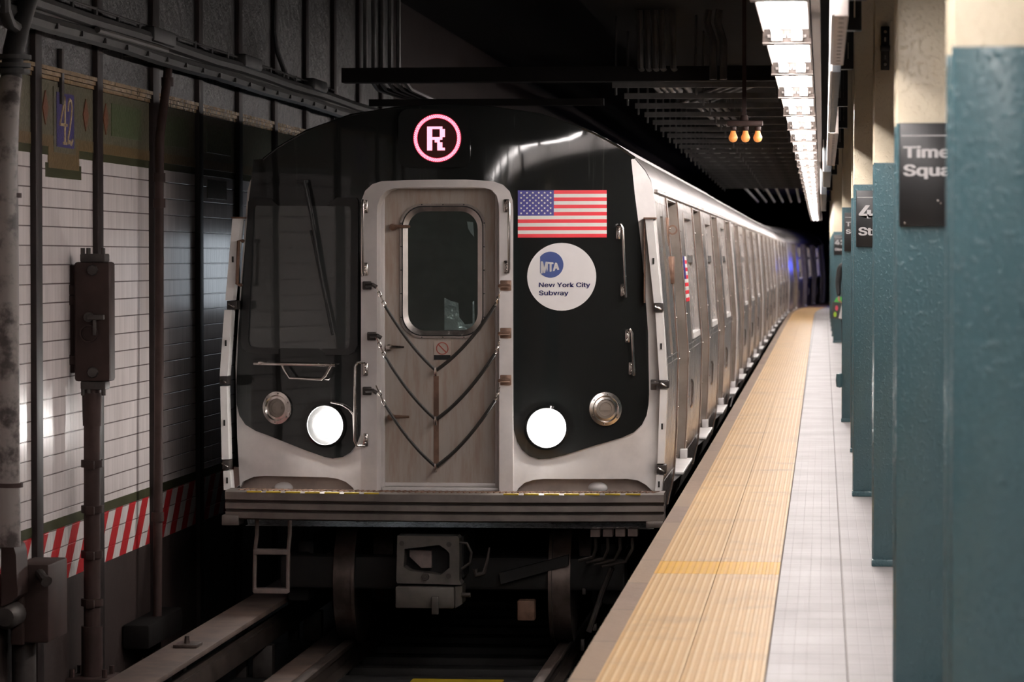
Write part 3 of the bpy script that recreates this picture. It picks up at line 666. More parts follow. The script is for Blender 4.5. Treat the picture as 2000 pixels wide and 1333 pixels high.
for k in range(4):
    a = atZ(1335 + 17 * k, 197, 3.035); b = atZ(1462 + 13 * k, 147 + 3 * k, 3.035); mb = MB(); mb.tube([a, b], .022, 8)
    c = atZ(1395 + 14 * k, 238, 2.99); mb.tube([(a.x, a.y, 3.035), (a.x + .1, a.y + 1.2, 3.03), (c.x, c.y + 2.5, 3.03)], .020, 8)
    tag(mb.build('ceiling_pipe', 'dullpipe'), f'slanting pipe across the trapeze bars above the amber bulbs, {ordinal(k + 1)} from the left', 'pipe', 'slanting ceiling pipes')
for k in range(6):
    x = -1.75 + .22 * k; mb = MB(); mb.tube([(x, 44, 3.03), (x + .1, 62, 3.03), (x, 86, 3.03)], .03, 8)
    tag(mb.build('ceiling_pipe', 'dullpipe'), 'long pipe lying on the far trapeze bars', 'pipe', 'long far ceiling pipes')
mb = MB(); mb.box((-3.95, 26.3, 2.98), (-.38, 26.5, 3.1)); mb.box((-3.95, 27.9, 2.86), (-1.9, 28.0, 2.92)); struct(mb.build('trim_7', 'soot'), 'dark beam above the train roof')
mb = MB()
for k in range(5): mb.tube([(-3.85 + .07 * k, 27, 4.3), (-3.85 + .07 * k, 27, 3.1), (-3.80 + .07 * k, 27.4, 2.98), (-3.3, 31, 2.85)], .02, 6)
tag(mb.build('conduit_bundle', 'dullpipe'), 'faint bundle of conduits bending down above the left of the train roof', 'conduits')

root = empty('amber_signal_lamp', (-.58, 24, 2.45), 'hanging bar with three amber bulbs above the train', 'lamp')
a = atY(1420, 236, 24); b = atY(1490, 246, 24); sh = root.location
mb = MB(); mb.box((a.x, 23.97, b.z), (b.x, 24.04, a.z), .008); mb.build('lamp_bar', 'boxbrown', root, shift=sh)
mb = MB(); mb.box((-.605, 23.98, a.z), (-.575, 24.02, 3.56)); mb.lathe([(.02, 0), (.035, .0), (.025, .04), (0, .04)], (-.59, 24, a.z), 'z', 10); mb.build('stem', 'boxbrown', root, shift=sh)
for px in (1432, 1456, 1480):
    q = atY(px, 248, 24); mb = MB(); mb.lathe([(0, 0.005), (.024, 0), (.022, -.02), (.028, -.022), (.02, -.03)], q, 'z', 14); s = mb.build('socket', 'boxbrown', root, shift=sh)
    mb = MB(); mb.lathe([(.016, -.025), (.022, -.05), (.032, -.072), (.033, -.085), (.026, -.103), (.014, -.112), (0, -.115)], q, 'z', 16); mb.build('bulb', 'orange', s, shift=sh)

# ================================================================== THE TRAIN
FY = 21.4                                                     # the bumper face of the leading car
PROF = [(1.40, -.30), (1.455, -.05), (1.475, .30), (1.487, .80), (1.445, 1.40), (1.392, 2.0)]           # half width of the side by height
ROOF = [(1.392, 2.0), (1.378, 2.06), (1.34, 2.13), (1.27, 2.213), (1.158, 2.292), (.95, 2.40), (.64, 2.50), (.33, 2.545), (.0, 2.564)]
def hw(z):
    for (a, za), (b, zb) in zip(PROF, PROF[1:]):
        if z <= zb: return a + (b - a) * (z - za) / (zb - za)
    return PROF[-1][0]
BOW = .17
def fy(u, z): return .14 + BOW * u * u + (.5 * (z - 2.38) ** 2 if z > 2.38 else 0)
def fv(off): return lambda u, z: Vector((u, fy(u, z) + off, z))
def Lp(px, py, yl): p = atY(px, py, FY + yl); return Vector((p.x - TCX, yl, p.z))      # on the plane y = yl of the car
def lp(px, py, off=0.0):                                       # on the bowed front
    yl = .2
    for _ in range(5): q = Lp(px, py, yl); yl = fy(q.x, q.z) + off
    return (q.x, q.z)
def lps(pts, off=0.0): return [lp(x, y, off) for x, y in pts]

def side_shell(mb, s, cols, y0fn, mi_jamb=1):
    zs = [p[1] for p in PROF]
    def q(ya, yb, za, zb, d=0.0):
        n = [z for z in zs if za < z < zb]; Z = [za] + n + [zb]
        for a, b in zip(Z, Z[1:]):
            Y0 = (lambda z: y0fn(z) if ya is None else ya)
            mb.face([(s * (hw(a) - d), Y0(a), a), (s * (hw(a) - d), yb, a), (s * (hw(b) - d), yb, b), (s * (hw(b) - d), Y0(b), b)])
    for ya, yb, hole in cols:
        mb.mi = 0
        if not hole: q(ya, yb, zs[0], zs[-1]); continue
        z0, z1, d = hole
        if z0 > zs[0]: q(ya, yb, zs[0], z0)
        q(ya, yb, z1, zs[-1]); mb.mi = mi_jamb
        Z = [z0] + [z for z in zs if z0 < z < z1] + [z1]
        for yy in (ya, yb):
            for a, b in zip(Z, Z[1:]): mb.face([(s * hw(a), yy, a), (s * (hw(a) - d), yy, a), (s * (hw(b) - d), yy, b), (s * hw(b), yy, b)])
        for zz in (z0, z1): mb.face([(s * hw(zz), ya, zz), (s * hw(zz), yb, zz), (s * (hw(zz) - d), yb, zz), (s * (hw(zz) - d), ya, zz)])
    mb.mi = 0
CARL = 18.15; DOORS = [2.20 + 4.6 * k for k in range(4)]; WINS = [4.85 + 4.6 * k for k in range(3)]
DH = (-.05, 1.965, .075); WH = (.92, 1.87, .035)
def columns(lead):
    marks = []
    if lead: marks.append((1.12, 1.46, (.86, 1.83, .10)))
    for d in DOORS: marks.append((d, d + 1.62, DH))
    for v in WINS: marks.append((v, v + 1.45, WH))
    marks.sort(); out = []; c = None
    for a, b, h in marks: out.append((c, a, None)); out.append((a, b, h)); c = b
    out.append((c, CARL, None)); return out
def strip_on_side(mb, s, ya, yb, za, zb, out=.005, back=.02):
    n = [z for z in [p[1] for p in PROF] if za < z < zb]; Z = [za] + n + [zb]
    for a, b in zip(Z, Z[1:]):
        mb.hexa([(s * (hw(a) - back), ya, a), (s * (hw(a) + out), ya, a), (s * (hw(a) + out), yb, a), (s * (hw(a) - back), yb, a),
                 (s * (hw(b) - back), ya, b), (s * (hw(b) + out), ya, b), (s * (hw(b) + out), yb, b), (s * (hw(b) - back), yb, b)])
def car_common(root, lead):
    y0 = (lambda z: fy(hw(z), z) + .03) if lead else (lambda z: .05)
    mb = MB(); side_shell(mb, 1, columns(lead), y0); side_shell(mb, -1, [(None, 6, None), (6, 12, None), (12, CARL, None)], y0)
    ends = (CARL,) if lead else (.05, CARL)
    for ye in ends: mb.face([(u, ye, z) for u, z in PROF] + [(u, ye, z) for u, z in ROOF[1:]] + [(-u, ye, z) for u, z in ROOF[::-1][1:]] + [(-u, ye, z) for u, z in PROF[::-1][1:]])
    mb.face([(1.40, .4, -.30), (-1.40, .4, -.30), (-1.40, CARL, -.30), (1.40, CARL, -.30)])
    mb.build('body_shell', ['steel', 'recess_shade'], root, angle=25)
    mb = MB(); pts = ROOF + [(-u, z) for u, z in ROOF[::-1][1:]]
    yr = (lambda u, z: fy(u, z) + .01) if lead else (lambda u, z: .05)
    for k in range(len(pts) - 1):
        (a, za), (b, zb) = pts[k], pts[k + 1]; Y = [None, 1.0, CARL]
        for i in range(2):
            A = [(a, yr(a, za) if i == 0 else Y[i], za), (b, yr(b, zb) if i == 0 else Y[i], zb), (b, Y[i + 1], zb), (a, Y[i + 1], za)]; mb.face(A)
    bmesh.ops.remove_doubles(mb.bm, verts=mb.bm.verts, dist=1e-4)
    for u, z in ((1.20, 2.262), (1.12, 2.312), (1.04, 2.353), (.95, 2.40), (.86, 2.43), (.77, 2.458), (.68, 2.486)):                     # fluting of the roof edge
        for s in (1, -1): mb.box((s * (u - .008), .75, z - .004), (s * (u + .008), CARL, z + .010))
    mb.build('roof', 'steel_roof', root, angle=30)
    mb = MB(); strip_on_side(mb, 1, .62 if lead else .1, CARL - .05, 1.985, 2.005, .022)
    mb.build('rain_gutter', 'steel', root, smooth=False)
    mb = MB()
    spans = []; c = .62 if lead else .1
    for d in DOORS: spans.append((c, d - .12)); c = d + 1.62 + .12
    spans.append((c, CARL - .04))
    for a, b in spans:
        mb = MB()
        for z in (.80, .845): strip_on_side(mb, 1, a, b, z, z + .010, .004)
        strip_on_side(mb, 1, a, b, 1.915, 1.925, .003); strip_on_side(mb, 1, a, b, .0, .012, .003)
        mb.build('side_molding', 'steel', root, smooth=False)
    for d in DOORS:
        for yy in (d - .115, d + 1.635):
            mb = MB(); strip_on_side(mb, 1, yy, yy + .10, -.26, 1.975, .010)
            mb.mi = 1; strip_on_side(mb, 1, yy - .008, yy, -.26, 1.975, .006); strip_on_side(mb, 1, yy + .10, yy + .108, -.26, 1.975, .006)
            mb.mi = 2
            for z in (.1, .45, .8, 1.1, 1.45, 1.75): mb.ball((hw(z) + .010, yy + .05, z), .007, seg=8)
            mb.build('door_post', ['steel', 'rust', 'chrome'], root, smooth=False)
        for k in range(2):
            a = d + .81 * k; mb = MB()
            n = [z for z in [p[1] for p in PROF] if -.05 < z < 1.965]; Z = [-.05] + n + [1.965]
            for z0, z1 in zip(Z, Z[1:]):
                mb.hexa([(hw(z0) - .11, a, z0), (hw(z0) - .074, a, z0), (hw(z0) - .074, a + .806, z0), (hw(z0) - .11, a + .806, z0), (hw(z1) - .11, a, z1), (hw(z1) - .074, a, z1), (hw(z1) - .074, a + .806, z1), (hw(z1) - .11, a + .806, z1)])
            dr = mb.build('side_door', 'steel', root)
            mb = MB(); mb.hexa([(hw(.95) - .08, a + .16, .95), (hw(.95) - .068, a + .16, .95), (hw(.95) - .068, a + .66, .95), (hw(.95) - .08, a + .66, .95), (hw(1.8) - .08, a + .16, 1.8), (hw(1.8) - .068, a + .16, 1.8), (hw(1.8) - .068, a + .66, 1.8), (hw(1.8) - .08, a + .66, 1.8)])
            mb.build('door_window', 'glass', dr)
        mb = MB(); mb.box((hw(0) - .08, d - .02, -.05), (hw(0) + .068, d + 1.64, -.028), .006); mb.hexa([(hw(-.1) - .03, d, -.10), (hw(-.1) + .01, d, -.10), (hw(-.1) + .01, d + 1.62, -.10), (hw(-.1) - .03, d + 1.62, -.10), (hw(-.1) - .03, d, -.045), (hw(0) + .06, d, -.045), (hw(0) + .06, d + 1.62, -.045), (hw(0) - .08, d + 1.62, -.045)])
        mb.box((hw(0) - .03, d + 1.56, -.03), (hw(0) + .03, d + 1.63, .045), .008); mb.build('door_sill', 'silver', root)
    for v in WINS:
        a, b = v + .02, v + 1.43; mb = MB()
        for (ya, yb, za, zb, o) in ((a - .05, a, .88, 1.91, .006), (b, b + .05, .88, 1.91, .006), (a, b, 1.865, 1.91, .006), (a, b, 1.50, 1.56, -.005)): strip_on_side(mb, 1, ya, yb, za, zb, o, .05)
        wn = mb.build('side_window', 'steel', root, smooth=False)
        mb = MB(); strip_on_side(mb, 1, a, b, .88, .925, .012, .05); mb.build('window_sill', 'gatewhite', wn, smooth=False)
        mb = MB()
        for z0, z1 in ((.92, 1.4), (1.4, 1.87)): mb.hexa([(hw(z0) - .06, a, z0), (hw(z0) - .034, a, z0), (hw(z0) - .034, b, z0), (hw(z0) - .06, b, z0), (hw(z1) - .06, a, z1), (hw(z1) - .034, a, z1), (hw(z1) - .034, b, z1), (hw(z1) - .06, b, z1)])
        mb.build('pane', 'glass', wn)
    for yy in (4.6, 9.3, 13.9): mb = MB(); mb.tube([(hw(.35) + .002, yy, .33), (hw(.38) + .014, yy, .36), (hw(.5) + .014, yy, .53), (hw(.56) + .002, yy, .56)], .009, 8); mb.build('side_handle', 'chrome', root)
    for ya, yb in (([] if lead else [(.05, .16)]) + [(CARL - .12, CARL)]):
        mb = MB(); strip_on_side(mb, 1, ya, yb, -.28, 1.98, .016, .03); mb.build('corner_post', 'silver', root, smooth=False)
    if lead:
        for k in range(4):
            mb = MB(); mb.box((-hw(1.3) - .012, 4.3 + 3.6 * k, 1.08), (-hw(1.3) - .004, 6.1 + 3.6 * k, 1.72)); mb.build('lit_window', 'litwindow', root)
    mb = MB(); mb.box((-1.25, 3.4, -.95), (1.25, CARL - 3.3, -.31), .02); mb.build('underfloor_equipment', 'under', root)
def wheelset(root, yl):
    for s in (-1, 1):
        mb = MB(); mb.lathe([(0, -.07), (.20, -.07), (.40, -.06), (.428, -.065), (.432, .06), (.455, .062), (.455, .085), (.40, .085), (.20, .05), (0, .05)] if s < 0 else [(0, .07), (.20, .07), (.40, .06), (.428, .065), (.432, -.06), (.455, -.062), (.455, -.085), (.40, -.085), (.20, -.05), (0, -.05)], (s * .755, yl, -.708), 'x', 40)
        mb.build('wheel', 'railtop', root, angle=30)
    mb = MB(); mb.tube([(-.75, yl, -.708), (.75, yl, -.708)], .08, 14); mb.build('axle', 'under', root)
    for s in (-1, 1):
        mb = MB(); mb.box((s * 1.02, yl - .2, -.86), (s * 1.18, yl + .2, -.52), .03); mb.box((s * 1.0, yl - .1, -.60), (s * 1.12, yl + 2.3, -.44), .03); mb.build('truck_frame', 'under', root)

lead = empty('subway_car', (TCX, FY, 0), 'leading stainless subway car with black front, lit headlights and a red R sign', 'subway car', 'cars of the train')
car_common(lead, True)
for yl in (1.0, 3.0, 14.9, 16.9): wheelset(lead, yl)
# front: silver panels left and right of the end door, open where the door stands
JL, JR = lp(736, 700)[0], lp(975, 700)[0]; DT = lp(855, 368)[1]; BZ = -.045
def front_half(s, jamb, notch):
    edge = [(s * hw(z), z) for z in (BZ, .3, .8, 1.4, 2.0)] + [(s * u * .998, z - .003) for u, z in ROOF[1:-1]]
    cu = (JL + JR) / 2
    pts = [(jamb, BZ)] + notch + edge + [(cu, 2.555), (cu, DT), (jamb, DT)]
    mb = MB(); sheet(mb, pts, fv(0), .07); mb.build('front_panel', 'silver', lead, angle=30)
nR = lps([(1008, 966), (1012, 955), (1024, 944), (1042, 938), (1062, 936), (1225, 936), (1246, 939), (1262, 948), (1272, 958), (1275, 966)]); nL = lps([(693, 964), (689, 953), (676, 942), (660, 936), (640, 933), (520, 930), (495, 932), (475, 941), (464, 952), (461, 962)])
for n in (nR, nL): n[0] = (n[0][0], BZ); n[-1] = (n[-1][0], BZ)
front_half(1, JR, nR); front_half(-1, JL, nL)
for n, lump in ((nR, 1166), (nL, 552)):
    us = sorted((n[0][0], n[-1][0])); mb = MB(); sheet(mb, [(us[0] - .03, BZ - .02), (us[1] + .03, BZ - .02), (us[1] + .03, .09), (us[0] - .03, .09)], fv(.072), .02); pk = mb.build('step_pocket', 'pocket', lead)
    q = lp(lump, 952); mb = MB(); mb.ball((q[0], fy(*q) + .06, q[1] - .01), .055, 1.25, .6, .75, 16); mb.build('pocket_lamp_cap', 'silver', pk)
# black mask, one sheet wrapping over the door frame
RA = [(u * .999, z) for u, z in ROOF[3:-1]]
mr = lps([(1001, 420), (1002, 800), (1004, 840), (1010, 862), (1020, 879), (1034, 891), (1052, 897), (1075, 896), (1100, 890), (1160, 871), (1215, 855), (1238, 845), (1254, 830), (1263, 812), (1267, 790), (1268, 770), (1266, 650), (1258, 540), (1249, 450), (1240, 380), (1233, 312)])
ml = lps([(706, 420), (706, 820), (704, 850), (697, 869), (685, 884), (670, 893), (650, 896), (635, 893), (600, 881), (530, 853), (500, 842), (480, 830), (468, 812), (463, 790), (462, 760), (466, 650), (474, 540), (480, 470), (486, 395), (496, 312)])
fl = lps([(706, 405), (710, 385), (718, 370), (732, 360), (750, 355), (800, 353)]); fr_ = lps([(855, 352), (910, 353), (962, 357), (980, 364), (993, 377), (999, 395)])
cu = (JL + JR) / 2
mb = MB(); sheet(mb, mr + RA + [(cu, 2.562)] + [(cu, fr_[0][1])] + fr_, fv(-.012), .025, .09, .09); sheet(mb, ml + [(-u, z) for u, z in RA] + [(cu, 2.562), (cu, fr_[0][1])] + fl[::-1], fv(-.012), .025, .09, .09)
mask = mb.build('front_mask', 'mask', lead, angle=30)
mb = MB(); edgepath = [Vector((u, fy(u, z) - .004, z)) for u, z in RA] + [Vector((0, fy(0, 2.564) - .004, 2.564))] + [Vector((-u, fy(u, z) - .004, z)) for u, z in RA[::-1]]
mb.tube(edgepath, .011, 8); mb.build('mask_edge', 'mask', lead)
# raised surround of the end door
outer = lps([(705, 965), (705, 410), (706, 392), (713, 373), (727, 360), (746, 354), (800, 352), (855, 351), (910, 351), (962, 354), (982, 361), (995, 374), (1001, 392), (1002, 410), (1002, 968)], -.03)
inner = lps([(736, 965), (736, 420), (737, 402), (743, 385), (755, 373), (770, 368), (800, 366), (855, 366), (910, 366), (945, 367), (960, 371), (970, 382), (974, 398), (975, 415), (975, 968)], -.03)
mb = MB(); f = fv(-.03)
A = [f(*p) for p in outer]; B_ = [f(*p) for p in inner]; nn = len(A)
def quads(a, b):
    va = [mb.bm.verts.new(p) for p in a]; vb = [mb.bm.verts.new(p) for p in b]
    for k in range(len(a) - 1): mb.bm.faces.new((va[k], va[k + 1], vb[k + 1], vb[k]))
Bv = Vector((0, .16, 0)); quads(A, B_); quads(A, [p + Vector((0, .05, 0)) for p in A]); quads(B_, [p + Vector((0, .06, 0)) + (Vector((.012, 0, 0)) if p.x < cu else Vector((-.012, 0, 0))) for p in B_])
B2 = [p + Vector((0, .06, 0)) + (Vector((.012, 0, 0)) if p.x < cu else Vector((-.012, 0, 0))) for p in B_]; quads(B2, [p + Vector((0, .10, 0)) for p in B2])
mb.build('door_surround', 'jamb', lead, angle=40)
DY = .30                                                         # face of the end door
def LD(pts, y=DY): return [Lp(a, b, y) for a, b in pts]
mb = MB(); p0 = Lp(728, 972, DY); p1 = Lp(985, 356, DY); mb.box((p0.x, DY, p0.z), (p1.x, DY + .04, p1.z)); door = mb.build('end_door', 'door', lead)
mb = MB()
for a, b in ((740, 752), (968, 975)): q0, q1 = Lp(a, 960, DY), Lp(b, 372, DY); mb.box((q0.x, DY - .03, q0.z), (q1.x, DY, q1.z), .006)
q0, q1 = Lp(748, 950, DY), Lp(975, 944, DY); mb.box((q0.x, DY - .02, q0.z), (q1.x, DY, q1.z), .004)
q0, q1 = Lp(748, 966, DY), Lp(975, 952, DY); mb.box((q0.x, DY - .05, q0.z), (q1.x, DY, q1.z), .006); mb.build('door_edge_strip', 'jamb', door)
def rr(px0, px1, py0, py1, r, y, n=7):
    a, b = Lp(px0, py1, y), Lp(px1, py0, y); return [Vector((u, y, z)) for u, z in rrect(a.x, b.x, a.z, b.z, r, n)]
mb = MB(); mb.ring(rr(781, 948, 398, 661, .150, DY - .012), rr(785, 944, 402, 657, .142, DY - .012), .012); mb.ring(rr(787, 942, 404, 655, .138, DY - .02), rr(797, 933, 413, 646, .118, DY - .014), .02); wf = mb.build('door_window_frame', 'chrome', door)
mb = MB(); a = rr(785, 944, 402, 657, .142, DY - .014); b = rr(787, 942, 404, 655, .138, DY - .014); mb.ring(a, b, .01); mb.build('window_seal', 'rubber', wf)
mb = MB()
for k in range(5):
    for px in (783.5, 945.5): q = Lp(px, 436 + 46 * k, DY - .014); mb.ball(q, .005, seg=6)
for k in range(3):
    for py in (400, 659): q = Lp(824 + 41 * k, py, DY - .014); mb.ball(q, .005, seg=6)
mb.build('window_screw', 'rubber', wf)
mb = MB(); mb.prism(rr(796, 934, 412, 647, .120, DY - .004), .002); mb.build('interior_backing', 'dark_interior', wf)  # flat dark sheet in place of the unlit interior behind the glass
mb = MB()
for pts in (((868, 645), (868, 582), (880, 588), (895, 592), (897, 620), (908, 634), (924, 632), (933, 640), (920, 645)), ((912, 433), (924, 434), (926, 463), (919, 455), (914, 446)), ((923, 640), (923, 590), (926, 588), (927, 634))):
    mb.prism([Lp(a, b, DY - .008) for a, b in pts], .003)
mb.build('crumpled_sheet', 'plastic', wf, label='pale crumpled sheet behind the end door glass')
mb = MB(); mb.prism(rr(797, 933, 413, 646, .118, DY - .013), .003); mb.build('door_glass', 'clear', wf)
mb = MB(); q0, q1 = Lp(848, 700, DY), Lp(880, 667, DY); mb.mi = 0; mb.box((q0.x, DY - .004, q0.z), (q1.x, DY, q1.z)); mb.mi = 2
q0, q1 = Lp(848, 703, DY), Lp(880, 694, DY); mb.box((q0.x, DY - .005, q0.z), (q1.x, DY, q1.z)); mb.mi = 1
c = Lp(864, 681, DY); mb.lathe([(.036, -.006), (.043, -.006), (.043, 0), (.036, 0), (.036, -.006)], (c.x, DY, c.z), 'y', 24)
mb.prism([Vector((c.x - .030, DY - .006, c.z + .024)), Vector((c.x - .024, DY - .006, c.z + .030)), Vector((c.x + .030, DY - .006, c.z - .024)), Vector((c.x + .024, DY - .006, c.z - .030))], .004)
mb.build('no_riding_notice', ['signcream', 'noticered', 'black'], door, label='small cream notice with a red barred circle')
mb = MB(); q0, q1 = Lp(847, 914, DY), Lp(857, 735, DY); mb.box((q0.x, DY - .003, q0.z), (q1.x, DY, q1.z)); mb.build('rust_streak_strip', 'rust', door)
for px0, px1, py in ((764, 803, 444), (757, 791, 679), (760, 801, 815)):
    mb = MB(); a, b = Lp(px0 + 4, py, DY), Lp(px1, py - 1, DY); mb.lathe([(0, -.05), (.022, -.045), (.026, 0)], a, 'y', 12); mb.tube([a + Vector((0, -.04, 0)), a + Vector((.03, -.055, .004)), b + Vector((0, -.05, 0))], .011, 8, radii=[.018, .014, .008]); mb.build('door_handle', 'bronze' if py != 679 else 'chrome', door)
# safety chains in rubber hose
for k, (yl, yv, yr) in enumerate(((563, 728, 573), (662, 824, 667), (757, 916, 758))):
    def cp(px, py, y): return Lp(px, py, y)
    def curve(a, b, sag, n=9):
        return [a.lerp(b, i / n) + Vector((0, 0, -sag * 4 * (i / n) * (1 - i / n))) for i in range(n + 1)]
    hA = cp(735, yl - 2, .06); lA = cp(752, yl + 35, .09); V = cp(851, yv - 4, .235); lB = cp(967, yr + 24, .11); hB = cp(976, yr, .09)
    mb = MB(); mb.tube(curve(lA, V, .035), .0105, 8); mb.build('safety_chain', 'hose', lead); mb = MB(); mb.tube(curve(lB, V, .045), .0125, 8); ch = mb.build('safety_chain', 'hose', lead)
    mb = MB()
    for a, b in ((hA, lA), (hB, lB)):
        for i in range(4):
            p = a.lerp(b, (i + .5) / 4); d = (b - a).normalized() * (b - a).length / 6.4; sd = Vector((.008, 0, .004)) if i % 2 else Vector((0, .009, 0))
            mb.tube([p - d, p - d * .6 + sd, p + d * .6 + sd, p + d, p + d * .6 - sd, p - d * .6 - sd, p - d], .0042, 6)
    mb.tube([V + Vector((0, -.012, .02)), V + Vector((0, -.016, -.01)), V + Vector((0, -.004, -.035))], .009, 8); mb.build('chain_links', 'chrome', ch)
for px, py in ((719, 558), (728, 657), (719, 764)):
    q = lp(px, py, -.03); v = Vector((q[0], fy(*q) - .03, q[1])); mb = MB(); mb.box((v.x - .035, v.y - .03, v.z - .028), (v.x + .025, v.y, v.z + .028), .006); mb.tube([v + Vector((-.01, -.03, 0)), v + Vector((.04, -.055, .005)), v + Vector((.065, -.05, -.012))], .014, 8); mb.build('chain_hook', 'iron', lead)
for py in (558, 651, 743):
    q = lp(988, py, -.03); v = Vector((q[0], fy(*q) - .03, q[1])); mb = MB(); mb.box((v.x - .038, v.y - .01, v.z - .035), (v.x + .038, v.y, v.z + .035), .005); mb.tube([v + Vector((-.045, -.035, -.005)), v + Vector((-.03, -.04, 0)), v + Vector((.03, -.03, 0))], .012, 8); mb.build('chain_clip', 'bronze', lead)
# grab rails
def rail(pts, off, r, feet, name='grab_rail', mat='chrome'):
    mb = MB(); V_ = []
    for px, py, o in pts: q = lp(px, py, o); V_.append(Vector((q[0], fy(*q) + o, q[1])))
    mb.tube(V_, r, 8)
    for px, py, o in feet: q = lp(px, py, o); mb.box((q[0] - .018, fy(*q) + o - .012, q[1] - .045), (q[0] + .018, fy(*q) + o + .01, q[1] + .045), .008); 
    for px, py, o in feet:
        q = lp(px, py, o)
        for dz in (-.02, .02): mb.ball((q[0], fy(*q) + o - .014, q[1] + dz), .009, seg=8)
    mb.build(name, mat, lead)
rail([(714, 396, -.04), (709, 392, -.075), (708, 400, -.085), (708, 530, -.085), (709, 537, -.075), (714, 534, -.04)], 0, .010, [(714, 404, -.035), (714, 526, -.035)])
rail([(989, 396, -.04), (993, 392, -.075), (994, 400, -.085), (994, 525, -.085), (993, 532, -.075), (989, 530, -.04)], 0, .010, [(989, 402, -.035), (989, 522, -.035)])
rail([(712, 708, -.04), (698, 709, -.075), (694, 716, -.085), (693, 780, -.085), (693, 862, -.085), (697, 871, -.075), (713, 872, -.04)], 0, .010, [(714, 722, -.035), (714, 860, -.035)])
rail([(1208, 442, -.015), (1213, 440, -.06), (1216, 446, -.065), (1222, 570, -.065), (1222, 579, -.06), (1217, 578, -.015)], 0, .011, [(1208, 455, -.014), (1217, 567, -.014)])
rail([(1226, 646, -.015), (1231, 645, -.06), (1234, 651, -.065), (1238, 724, -.065), (1238, 732, -.06), (1233, 731, -.015)], 0, .011, [(1226, 657, -.014), (1233, 720, -.014)])
rail([(496, 711, -.06), (560, 712, -.075), (655, 714, -.06)], 0, .010, [])
rail([(551, 714, -.06), (556, 724, -.07), (566, 739, -.075), (628, 742, -.075), (635, 735, -.07), (646, 715, -.06)], 0, .009, [])
for px, py in ((517, 709), (647, 713)):
    q = lp(px, py); y = fy(*q); mb = MB(); mb.box((q[0] - .035, y - .07, q[1] - .01), (q[0] + .035, y, q[1] + .01), .005)
    mb.build('rail_foot', 'chrome', lead)
# cab window, wiper
g1 = lps([(491, 386), (695, 386), (699, 391), (700, 400), (698, 676), (692, 688), (680, 694), (500, 691), (482, 688), (473, 680), (470, 668), (485, 394)], -.02); g2 = lps([(500, 402), (681, 403), (685, 407), (686, 414), (684, 668), (681, 678), (672, 682), (500, 679), (490, 677), (486, 672), (485, 664), (496, 407)], -.02)
mb = MB(); f = fv(-.026); mb.ring([f(*p) for p in g1], [f(*p) for p in g2], .02); cw = mb.build('cab_window', 'rubber', lead)
mb = MB(); sheet(mb, g2, fv(-.016), .004, .15, .15); mb.build('pane', 'cabglass', cw)
mb = MB(); f = fv(-.05); q = [f(*lp(*p, -.05)) for p in ((594, 354), (606, 410), (628, 540), (637, 585))]; mb.tube(q, .010, 8, radii=[.012, .012, .009, .008]); q = [f(*lp(*p, -.05)) for p in ((614, 470), (628, 545), (648, 640))]; mb.tube(q, .006, 6); q = [f(*lp(*p, -.035)) for p in ((608, 450), (650, 655))]; mb.tube(q, .009, 6)
q = lp(594, 355); mb.box((q[0] - .045, fy(*q) - .05, q[1] - .012), (q[0] + .035, fy(*q), q[1] + .012), .006); mb.build('windshield_wiper', 'rubber', lead)
# marker rings, headlights
for px, py, r in ((543, 797, .112), (1182, 799, .114)):
    q = lp(px, py); y = fy(*q) - .012; a = math.atan(2 * BOW * q[0]); mb = MB(); prof = [(r, 0), (r, -.014), (r * .80, -.020), (r * .76, -.014), (r * .72, -.010), (r * .58, -.014), (r * .56, -.002)]
    mb.lathe(prof, (0, 0, 0), 'y', 40)
    for k in range(6): mb.ball((math.cos(k * PI / 3 + .4) * r * .88, -.018, math.sin(k * PI / 3 + .4) * r * .88), .006, seg=6)
    R = Matrix.Translation((q[0], y, q[1])) @ Matrix.Rotation(a, 4, 'Z'); bmesh.ops.transform(mb.bm, matrix=R, verts=mb.bm.verts); ml_ = mb.build('marker_light_ring', 'chrome', lead)
    mb = MB(); mb.lathe([(r * .57, -.006), (r * .40, -.010), (r * .38, -.006), (0, -.008)], (0, 0, 0), 'y', 32); mb.box((-r * .34, -.012, -.008), (r * .34, -.006, .012)); bmesh.ops.transform(mb.bm, matrix=R, verts=mb.bm.verts); mb.build('marker_lens', 'recess_shade', ml_)
for px, py, ls in ((637, 831, .92), (1067, 836, 1.08)):  # equal lamps, lens sizes differ to carry their unequal flare
    q = lp(px, py); y = fy(*q) - .012; a = math.atan(2 * BOW * q[0]); R = Matrix.Translation((q[0], y, q[1])) @ Matrix.Rotation(a, 4, 'Z')
    mb = MB(); mb.lathe([(.152, 0), (.152, -.008), (.134, -.014), (.130, -.008)], (0, 0, 0), 'y', 40); bmesh.ops.transform(mb.bm, matrix=R, verts=mb.bm.verts); hl = mb.build('headlight_bezel', 'mask', lead)
    mb = MB(); mb.lathe([(.131, -.010), (.118, -.004), (.094, .0)], (0, 0, 0), 'y', 40); bmesh.ops.transform(mb.bm, matrix=R, verts=mb.bm.verts); mb.build('headlight_glow_dish', 'rubber', hl)  # dish added so the lens glow fades outward
    mb = MB(); mb.lathe([(ls * r_, h_) for r_, h_ in ((.096, .0), (.094, -.018), (.080, -.034), (.05, -.046), (.02, -.050), (0, -.051))], (0, 0, 0), 'y', 32); bmesh.ops.transform(mb.bm, matrix=R, verts=mb.bm.verts); mb.build('headlight_lens', 'lens', hl, label='white lit headlight lens')
q = [fv(-.05)(*lp(*p, -.05)) for p in ((646, 786), (668, 791), (682, 800), (690, 811), (692, 860))]; mb = MB(); mb.tube(q, .006, 8); mb.build('lamp_guard', 'chrome', lead)
